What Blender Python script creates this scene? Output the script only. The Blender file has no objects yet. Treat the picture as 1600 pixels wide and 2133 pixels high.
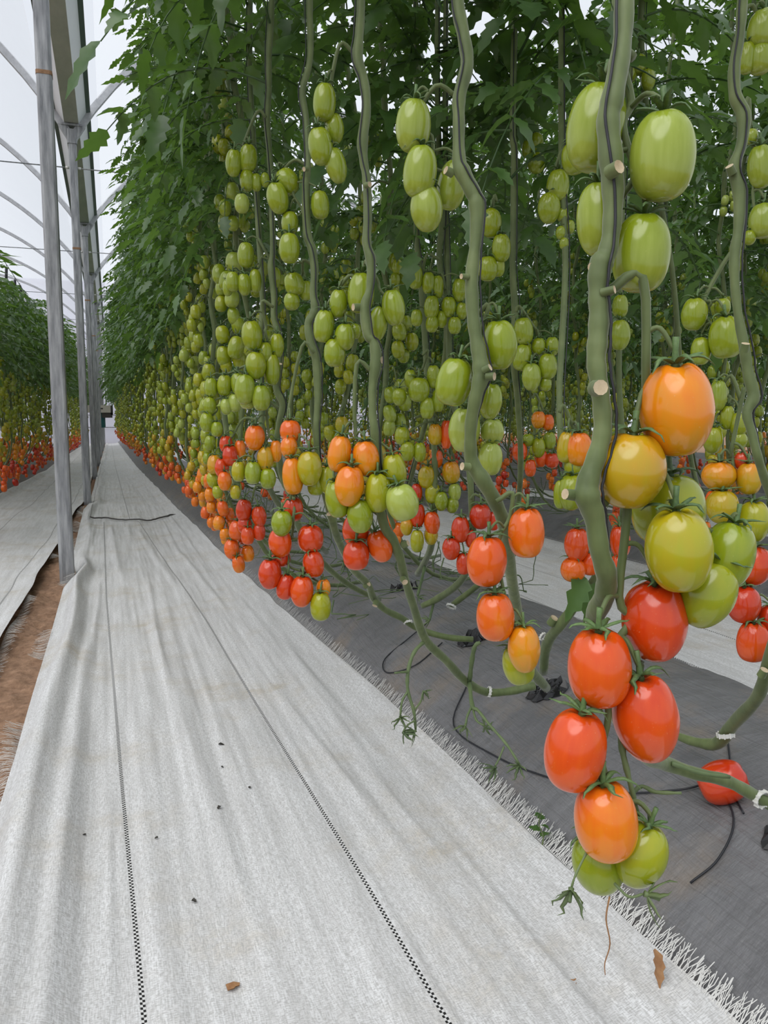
import bpy, math, random
import numpy as np
from mathutils import Vector, Matrix, Quaternion
random.seed(7); rng = np.random.default_rng(11)
S = bpy.context.scene; COL = S.collection
# ------------------------------------------------------------------ camera
F, CX, CY, H = 1640., 800., 1066.5, .85
PSI, TH = math.radians(19.05), math.radians(6.47)
FW = np.array([math.sin(PSI)*math.cos(TH), math.cos(PSI)*math.cos(TH), -math.sin(TH)])
RT = np.array([math.cos(PSI), -math.sin(PSI), 0.]); UP = np.cross(RT, FW)
CAMP = np.array([0., 0., H])
cd = bpy.data.cameras.new('camera'); cam = bpy.data.objects.new('camera', cd); COL.objects.link(cam)
cam.matrix_world = Matrix(((RT[0], UP[0], -FW[0], 0), (RT[1], UP[1], -FW[1], 0), (RT[2], UP[2], -FW[2], H), (0, 0, 0, 1)))
cd.sensor_fit = 'HORIZONTAL'; cd.sensor_width = 36.; cd.lens = 36.*F/1600.; cd.clip_start = .02; cd.clip_end = 400
S.camera = cam
def project(p):
    v = np.asarray(p)-CAMP; d = v@FW
    return CX+F*(v@RT)/d, CY-F*(v@UP)/d, d
# ------------------------------------------------------------------ light: bright overcast sky through a white film roof
W = bpy.data.worlds.new('overcast_sky'); S.world = W; W.use_nodes = True
W.node_tree.nodes['Background'].inputs[0].default_value = (.87, .92, 1., 1); W.node_tree.nodes['Background'].inputs[1].default_value = .90
sl = bpy.data.lights.new('sun', 'SUN'); so = bpy.data.objects.new('sun', sl); COL.objects.link(so)
sl.energy = 3.0; sl.angle = math.radians(62); sl.color = (1., .98, .95)
so.rotation_euler = Vector((.50, .34, -1.)).to_track_quat('-Z', 'Y').to_euler()
S.view_settings.view_transform = 'Standard'; S.view_settings.look = 'None'; S.view_settings.gamma = 1; S.view_settings.use_curve_mapping = False
S.view_settings.exposure = 0.0
S.cycles.max_bounces = 7; S.cycles.diffuse_bounces = 4; S.cycles.glossy_bounces = 3; S.cycles.transmission_bounces = 4
S.cycles.transparent_max_bounces = 12; S.cycles.caustics_reflective = False; S.cycles.caustics_refractive = False
# ------------------------------------------------------------------ node helpers
class NT:
    def __init__(s, name):
        s.m = bpy.data.materials.new(name); s.m.use_nodes = True; s.t = s.m.node_tree; s.t.nodes.clear()
        s.out = s.t.nodes.new('ShaderNodeOutputMaterial')
    def n(s, typ, **kw):
        nd = s.t.nodes.new('ShaderNode'+typ)
        for k, v in kw.items():
            if k.startswith('_'): setattr(nd, k[1:], v)
            else:
                key = k.replace('__', ' ')
                i = nd.inputs[int(key[1:])] if key[0] == 'i' and key[1:].isdigit() else nd.inputs[key]
                if hasattr(v, 'is_output') or isinstance(v, bpy.types.NodeSocket): s.t.links.new(v, i)
                else: i.default_value = v
        return nd
    def noise(s, vec, scale, detail=3., rough=.55, dist=0.):
        return s.n('TexNoise', Vector=vec, Scale=scale, Detail=detail, Roughness=rough, Distortion=dist).outputs[0]
    def ramp(s, fac, stops, interp='LINEAR'):
        r = s.n('ValToRGB', Fac=fac); e = r.color_ramp.elements; r.color_ramp.interpolation = interp
        while len(e) < len(stops): e.new(.5)
        for el, (p, c) in zip(e, stops): el.position = p; el.color = (*c, 1) if len(c) == 3 else c
        return r.outputs[0]
    def mix(s, fac, a, b, mode='MIX'):
        m = s.n('Mix', _data_type='RGBA', _blend_type=mode)
        for i, v in ((0, fac), (6, a), (7, b)):
            if isinstance(v, bpy.types.NodeSocket): s.t.links.new(v, m.inputs[i])
            else: m.inputs[i].default_value = v if i == 0 else (*v, 1)[:4]
        return m.outputs[2]
    def math(s, op, a, b=0., c=None):
        m = s.n('Math', _operation=op)
        for i, v in enumerate((a, b, c)):
            if v is None: continue
            if isinstance(v, bpy.types.NodeSocket): s.t.links.new(v, m.inputs[i])
            else: m.inputs[i].default_value = v
        return m.outputs[0]
    def mapped(s, vec, scale, rot=(0, 0, 0)):
        return s.n('Mapping', Vector=vec, Scale=scale, Rotation=rot).outputs[0]
    def bump(s, h, strength, dist=.01):
        return s.n('Bump', Height=h, Strength=strength, Distance=dist).outputs[0]
    def bsdf(s, **kw):
        b = s.n('BsdfPrincipled', **kw); return b
    def done(s, shader):
        s.t.links.new(shader, s.out.inputs[0]); return s.m
def obj_coord(t): return t.n('TexCoord').outputs['Object']
def c3(c): return (*c, 1)
# ------------------------------------------------------------------ materials
FRUIT_STOPS = [(0., (.36, .44, .085)), (.10, (.215, .285, .010)), (.25, (.34, .345, .010)), (.44, (.46, .29, .008)), (.62, (.72, .235, .005)), (.75, (.70, .125, .005)), (.87, (.65, .072, .004)), (1., (.47, .022, .004))]
def fruit_mat(name, attr_type):
    t = NT(name); at = t.n('Attribute', _attribute_type=attr_type, _attribute_name='ripeness').outputs['Fac']
    tc = t.n('TexCoord'); oc = tc.outputs['Object']
    if attr_type == 'OBJECT':
        rnd = t.n('ObjectInfo').outputs['Random']
        off = t.n('VectorMath', _operation='ADD', i0=oc, i1=t.n('CombineXYZ', X=t.math('MULTIPLY', rnd, 40.), Y=rnd, Z=0.).outputs[0]).outputs[0]
        n1 = t.noise(off, 1.6, 2.); n2 = t.noise(t.mapped(off, (7, 7, 1.1)), 1., 2.)
        z = t.n('SeparateXYZ', Vector=oc).outputs[2]
        mid = t.math('MULTIPLY', t.math('MULTIPLY', at, t.math('SUBTRACT', 1.05, at)), 1.)
        f = t.math('ADD', at, t.math('MULTIPLY', mid, t.math('ADD', t.math('MULTIPLY', z, .55), t.math('MULTIPLY', t.math('SUBTRACT', n1, .5), .9))))
        f = t.math('ADD', f, t.math('MULTIPLY', t.math('SUBTRACT', n2, .5), .10))
        col = t.ramp(f, FRUIT_STOPS)
        sp = t.noise(off, 30., 3.)
        col = t.mix(t.ramp(sp, [(.66, (0, 0, 0)), (.78, (.22, .22, .22))]), col, (.62, .58, .30))
    else:
        col = t.ramp(at, FRUIT_STOPS)
    b = t.bsdf(Base__Color=col, Roughness=.17)
    b.inputs['Specular IOR Level'].default_value = .62
    b.inputs['Subsurface Weight'].default_value = 0.
    return t.done(b.outputs[0])
M = {}
M['fruit'] = fruit_mat('tomato_skin', 'OBJECT'); M['fruit_far'] = fruit_mat('tomato_skin_far', 'GEOMETRY')
def leafy(name, c0, c1, trans, rough=.5, scale=6.):
    t = NT(name); oc = obj_coord(t); rnd = t.n('ObjectInfo').outputs['Random']
    n = t.noise(oc, scale, 3.); f = t.math('ADD', t.math('MULTIPLY', n, .8), t.math('MULTIPLY', rnd, .25))
    col = t.ramp(f, [(.3, c0), (.75, c1)])
    b = t.bsdf(Base__Color=col, Roughness=rough); b.inputs['Specular IOR Level'].default_value = .6
    if trans:
        tr = t.n('BsdfTranslucent', Color=t.mix(.5, col, (.22, .42, .03)))
        mx = t.n('MixShader', Fac=trans, i1=b.outputs[0], i2=tr.outputs[0]); return t.done(mx.outputs[0])
    return t.done(b.outputs[0])
M['leaf'] = leafy('tomato_leaf', (.026, .070, .020), (.092, .185, .044), .34, .36, 16.)
M['calyx'] = leafy('calyx_green', (.05, .10, .03), (.11, .19, .055), 0, .6, 20.)
def stem_mat():
    t = NT('vine_stem'); oc = obj_coord(t)
    n = t.noise(oc, 22., 4.); n2 = t.noise(t.mapped(oc, (90, 90, 14)), 1., 2.)
    col = t.ramp(t.math('ADD', t.math('MULTIPLY', n, .6), t.math('MULTIPLY', n2, .4)), [(.28, (.065, .095, .028)), (.55, (.115, .155, .05)), (.78, (.175, .215, .08))])
    b = t.bsdf(Base__Color=col, Roughness=.6, Normal=t.bump(n2, .25, .004)); b.inputs['Sheen Weight'].default_value = .25; b.inputs['Sheen Roughness'].default_value = .4
    return t.done(b.outputs[0])
M['stem'] = stem_mat()
def plain(name, c, rough=.6, metal=0., nscale=0., c2=None, bump=0., spec=.5, stretch=None):
    t = NT(name)
    if nscale:
        oc = obj_coord(t); v = t.mapped(oc, stretch) if stretch else oc
        n = t.noise(v, nscale, 5., .6); col = t.ramp(n, [(.3, c), (.7, c2)])
        b = t.bsdf(Base__Color=col, Roughness=rough, Metallic=metal)
        if bump: t.t.links.new(t.bump(n, bump, .01), b.inputs['Normal'])
    else: b = t.bsdf(Base__Color=c3(c), Roughness=rough, Metallic=metal)
    b.inputs['Specular IOR Level'].default_value = spec
    return t.done(b.outputs[0])
M['cut'] = plain('cut_face', (.42, .33, .20), .8, 0, 90., (.62, .52, .36))
M['dry'] = plain('dry_leaf', (.22, .10, .04), .8, 0, 60., (.36, .2, .09))
M['dark_bit'] = plain('dark_crumb', (.035, .032, .025), .8)
M['twine'] = plain('black_twine', (.012, .013, .017), .55)
M['white_plastic'] = plain('white_plastic', (.62, .62, .58), .4)
M['torn'] = plain('torn_black_plastic', (.006, .006, .007), .25, 0, 40., (.02, .02, .02))
M['steel'] = plain('galvanised_steel', (.17, .178, .19), .5, .25, 1., (.43, .44, .45), .08, .4, (42, 42, 5))
M['arch'] = plain('pale_arch_steel', (.36, .37, .39), .5, .2, 1., (.52, .53, .55), .05, .4, (20, 20, 20))
M['gutter_bottom'] = plain('galvanised_gutter', (.52, .55, .54), .5, 0, 1.5, (.66, .68, .67), .05, .4, (5, 2, 5))
M['gutter_side'] = plain('gutter_side', (.80, .83, .88), .45, 0, 2., (.86, .88, .92), .05)
M['lip'] = plain('gutter_lip', (.13, .17, .16), .5, .1)
M['rust'] = plain('rusty_weld', (.22, .12, .06), .8, 0, 60., (.34, .2, .11))
M['soil'] = plain('brown_soil', (.17, .095, .055), .95, 0, 38., (.33, .20, .125), .7)
M['beige'] = plain('beige_panel', (.55, .52, .46), .5)
M['teal'] = plain('teal_plastic', (.012, .12, .125), .45)
M['darkmetal'] = plain('dark_metal', (.06, .055, .05), .5)
M['fringe'] = plain('white_strand', (.60, .595, .57), .55)
M['bare'] = leafy('bare_truss_green', (.06, .10, .035), (.13, .18, .07), 0, .65, 30.)
def cloth_mat():
    t = NT('white_woven_cloth')
    uv = t.n('UVMap', _uv_map='metres').outputs[0]; ln = t.n('UVMap', _uv_map='lines').outputs[0]
    big = t.noise(uv, 2.3, 5., .6); mid = t.noise(t.mapped(uv, (42, 2.6, 1)), 1., 6., .72); fine = t.noise(t.mapped(uv, (420, 60, 1)), 1., 2., .6)
    weave = t.noise(t.mapped(uv, (130, 520, 1)), 1., 1., .5)
    col = t.ramp(mid, [(.3, (.48, .478, .472)), (.66, (.70, .705, .71))])
    st = t.ramp(big, [(.5, (0, 0, 0)), (.68, (.8, .8, .8))])
    st2 = t.math('MULTIPLY', st, t.ramp(t.noise(uv, 11., 6., .75), [(.42, (.12, .12, .12)), (.62, (.95, .95, .95))]))
    col = t.mix(st2, col, (.43, .365, .26))
    wv = t.math('MULTIPLY', fine, weave)
    col = t.mix(t.ramp(wv, [(.14, (.75, .75, .75)), (.32, (0, 0, 0))]), col, (.33, .325, .315))
    spk = t.noise(t.mapped(uv, (260, 170, 1)), 1., 1., .5)
    col = t.mix(t.ramp(spk, [(.70, (0, 0, 0)), (.76, (.45, .45, .45))]), col, (.25, .24, .22))
    chk = t.n('TexChecker', Vector=t.mapped(t.n('CombineXYZ', X=t.n('SeparateXYZ', Vector=ln).outputs[0], Y=t.n('SeparateXYZ', Vector=uv).outputs[1], Z=.01).outputs[0], (260, 190, 1)), Scale=1., Color1=(.012, .012, .012, 1), Color2=(.58, .58, .57, 1)).outputs[0]
    chk2 = t.n('TexChecker', Vector=t.mapped(t.n('CombineXYZ', X=t.n('SeparateXYZ', Vector=ln).outputs[1], Y=t.n('SeparateXYZ', Vector=uv).outputs[1], Z=.01).outputs[0], (260, 190, 1)), Scale=1., Color1=(.012, .012, .012, 1), Color2=(.58, .58, .57, 1)).outputs[0]
    sx = t.n('SeparateXYZ', Vector=ln)
    col = t.mix(t.math('LESS_THAN', t.math('ABSOLUTE', sx.outputs[0]), .0039), col, chk)
    col = t.mix(t.math('LESS_THAN', t.math('ABSOLUTE', sx.outputs[1]), .0039), col, chk2)
    h = t.math('ADD', t.math('MULTIPLY', mid, .35), t.math('MULTIPLY', wv, .4))
    b = t.bsdf(Base__Color=col, Roughness=.62, Normal=t.bump(h, .35, .006)); b.inputs['Specular IOR Level'].default_value = .35
    return t.done(b.outputs[0])
M['cloth'] = cloth_mat()
def mulch_mat():
    t = NT('grey_mulch_film'); oc = obj_coord(t)
    big = t.noise(oc, 3.5, 5., .6); st = t.noise(t.mapped(oc, (60, 5, 20), (0, 0, .55)), 1., 3., .6); sc = t.noise(t.mapped(oc, (9, 30, 9), (0, 0, -.4)), 1., 4., .7)
    col = t.ramp(t.math('ADD', t.math('MULTIPLY', big, .6), t.math('MULTIPLY', sc, .4)), [(.3, (.098, .098, .102)), (.62, (.165, .165, .17))])
    col = t.mix(t.math('MULTIPLY', t.ramp(t.noise(oc, 5., 5., .65), [(.5, (0, 0, 0)), (.72, (.8, .8, .8))]), .8), col, (.23, .185, .14))
    col = t.mix(t.ramp(t.noise(oc, 70., 3.), [(.68, (0, 0, 0)), (.8, (.35, .35, .35))]), col, (.28, .27, .26))
    # damp stain with its own outline beside the right-hand planting hole
    dv = t.n('VectorMath', _operation='SUBTRACT', i0=oc, i1=(.965, .80, .19)).outputs[0]
    dist = t.n('VectorMath', _operation='LENGTH', i0=dv).outputs['Value']
    dm = t.math('ADD', dist, t.math('MULTIPLY', t.math('SUBTRACT', t.noise(oc, 14., 4.), .5), .16))
    wet = t.math('LESS_THAN', dm, .085)
    col = t.mix(wet, col, (.092, .082, .073))
    r = t.math('SUBTRACT', t.math('ADD', .34, t.math('MULTIPLY', big, .25)), t.math('MULTIPLY', wet, .1))
    b = t.bsdf(Base__Color=col, Roughness=r, Normal=t.bump(t.math('ADD', st, t.math('MULTIPLY', sc, .6)), .8, .011)); b.inputs['Specular IOR Level'].default_value = .5
    return t.done(b.outputs[0])
M['mulch'] = mulch_mat()
def film_mat(name, transp, col):
    t = NT(name); oc = obj_coord(t)
    n = t.noise(t.mapped(oc, (.35, .2, .35)), 1., 4., .6, 1.2)
    tr = t.n('BsdfTransparent', Color=(1, 1, 1, 1)); tl = t.n('BsdfTranslucent', Color=c3(col)); df = t.n('BsdfDiffuse', Color=c3(col))
    m1 = t.n('MixShader', Fac=.35, i1=tl.outputs[0], i2=df.outputs[0])
    fac = t.math('ADD', 1-transp-.05, t.math('MULTIPLY', n, .1))
    m2 = t.n('MixShader', Fac=fac, i1=tr.outputs[0], i2=m1.outputs[0]); return t.done(m2.outputs[0])
M['film'] = film_mat('white_roof_film', .62, (.9, .92, .96)); M['wallfilm'] = film_mat('white_wall_sheet', .15, (.86, .88, .95))
# ------------------------------------------------------------------ mesh helpers
class MB:
    def __init__(s): s.v = []; s.f = []; s.n = 0; s.mi = []
    def add(s, v, f, mi=0):
        o = s.n; s.v.append(np.asarray(v, float)); s.n += len(v)
        s.f.extend([tuple(i+o for i in q) for q in f]); s.mi.extend([mi]*len(f))
    def mesh(s, name, mats, smooth=True, off=None):
        me = bpy.data.meshes.new(name)
        v = np.concatenate(s.v) if s.v else np.zeros((0, 3))
        if off is not None: v = v-np.asarray(off)
        me.from_pydata(v.tolist(), [], s.f)
        for m in (mats if isinstance(mats, (list, tuple)) else [mats]): me.materials.append(m)
        if len(me.polygons):
            if any(s.mi): me.polygons.foreach_set('material_index', s.mi)
            me.polygons.foreach_set('use_smooth', [smooth]*len(me.polygons))
        me.update(); return me
def grid_mesh(name, P, mat, uvs=None, smooth=True):
    """P: (ny, nx, 3) array -> quad sheet"""
    ny, nx = P.shape[:2]; me = bpy.data.meshes.new(name)
    idx = np.arange(ny*nx).reshape(ny, nx)
    q = np.stack([idx[:-1, :-1], idx[:-1, 1:], idx[1:, 1:], idx[1:, :-1]], -1).reshape(-1, 4)
    me.vertices.add(ny*nx); me.vertices.foreach_set('co', P.reshape(-1).astype(np.float32))
    me.loops.add(q.size); me.loops.foreach_set('vertex_index', q.reshape(-1).astype(np.int32))
    me.polygons.add(len(q)); me.polygons.foreach_set('loop_start', np.arange(0, q.size, 4, dtype=np.int32))
    me.polygons.foreach_set('use_smooth', np.full(len(q), smooth))
    me.update(calc_edges=True)
    for nm, a in (uvs or {}).items():
        l = me.uv_layers.new(name=nm); l.data.foreach_set('uv', a.reshape(-1, 2)[q.reshape(-1)].reshape(-1).astype(np.float32))
    me.materials.append(mat); return me
def obj(name, me, parent=None, loc=(0, 0, 0), **props):
    o = bpy.data.objects.new(name, me); COL.objects.link(o); o.location = loc
    if parent is not None: o.parent = parent
    for k, v in props.items(): o[k] = v
    return o
def tag(o, label, cat, group=None):
    o['label'] = label; o['category'] = cat
    if group: o['group'] = group
    return o
def tube(mb, pts, rad, sides=8, cap=True, mi=0):
    P = np.asarray(pts, float); n = len(P); R = np.broadcast_to(np.asarray(rad, float), (n,))
    T = np.gradient(P, axis=0); T /= np.linalg.norm(T, axis=1)[:, None]+1e-12
    a = np.array([0, 0, 1.]) if abs(T[0][2]) < .9 else np.array([1., 0, 0]); N = np.cross(T[0], a); N /= np.linalg.norm(N)
    ang = np.arange(sides)*2*math.pi/sides; V = []
    for i in range(n):
        N = N-T[i]*(N@T[i]); N /= np.linalg.norm(N)+1e-12; B = np.cross(T[i], N)
        V.append(P[i]+R[i]*(np.cos(ang)[:, None]*N+np.sin(ang)[:, None]*B))
    Fc = [(i*sides+j, i*sides+(j+1) % sides, (i+1)*sides+(j+1) % sides, (i+1)*sides+j) for i in range(n-1) for j in range(sides)]
    V = np.concatenate(V)
    if cap: Fc += [tuple(range(sides))[::-1], tuple((n-1)*sides+j for j in range(sides))]
    mb.add(V, Fc, mi)
def smooth_path(pts, m=4):
    """Catmull-Rom resample; extra columns (radius) ride along"""
    P = np.asarray(pts, float); n = len(P)
    if n < 3: return P
    Q = np.vstack([2*P[0]-P[1], P, 2*P[-1]-P[-2]]); out = []
    for i in range(1, n):
        p0, p1, p2, p3 = Q[i-1], Q[i], Q[i+1], Q[i+2]
        for k in range(m):
            t = k/m; out.append(.5*(2*p1+(p2-p0)*t+(2*p0-5*p1+4*p2-p3)*t*t+(3*p1-p0-3*p2+p3)*t**3))
    out.append(P[-1]); return np.array(out)
def box(mb, lo, hi, mi=0):
    x0, y0, z0 = lo; x1, y1, z1 = hi
    mb.add([(x0, y0, z0), (x1, y0, z0), (x1, y1, z0), (x0, y1, z0), (x0, y0, z1), (x1, y0, z1), (x1, y1, z1), (x0, y1, z1)],
           [(0, 3, 2, 1), (4, 5, 6, 7), (0, 1, 5, 4), (1, 2, 6, 5), (2, 3, 7, 6), (3, 0, 4, 7)], mi)
def rbox(mb, cx, cy, w, d, z0, z1, r=.01, mi=0):
    """upright rounded square section"""
    pts = []
    for (sx, sy, a0) in ((1, 1, 0), (-1, 1, 90), (-1, -1, 180), (1, -1, 270)):
        for a in (0, 45, 90):
            q = math.radians(a0+a); pts.append((cx+sx*(w/2-r)+r*math.cos(q), cy+sy*(d/2-r)+r*math.sin(q)))
    n = len(pts); v = [(x, y, z0) for x, y in pts]+[(x, y, z1) for x, y in pts]
    mb.add(v, [(i, (i+1) % n, n+(i+1) % n, n+i) for i in range(n)]+[tuple(range(n))[::-1], tuple(range(n, 2*n))], mi)
NUM = ('first second third fourth fifth sixth seventh eighth ninth tenth eleventh twelfth thirteenth fourteenth fifteenth sixteenth seventeenth eighteenth nineteenth twentieth'.split()+['twenty-'+w for w in 'first second third fourth fifth sixth seventh eighth ninth'.split()]+['thirtieth']+['thirty-'+w for w in 'first second third fourth fifth sixth seventh eighth ninth'.split()]+['fortieth']+['forty-'+w for w in 'first second third fourth fifth sixth seventh eighth ninth'.split()]+['fiftieth']+['fifty-'+w for w in 'first second third fourth fifth sixth seventh eighth ninth'.split()]+['sixtieth']+['sixty-'+w for w in 'first second third fourth fifth sixth seventh eighth ninth'.split()])
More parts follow.
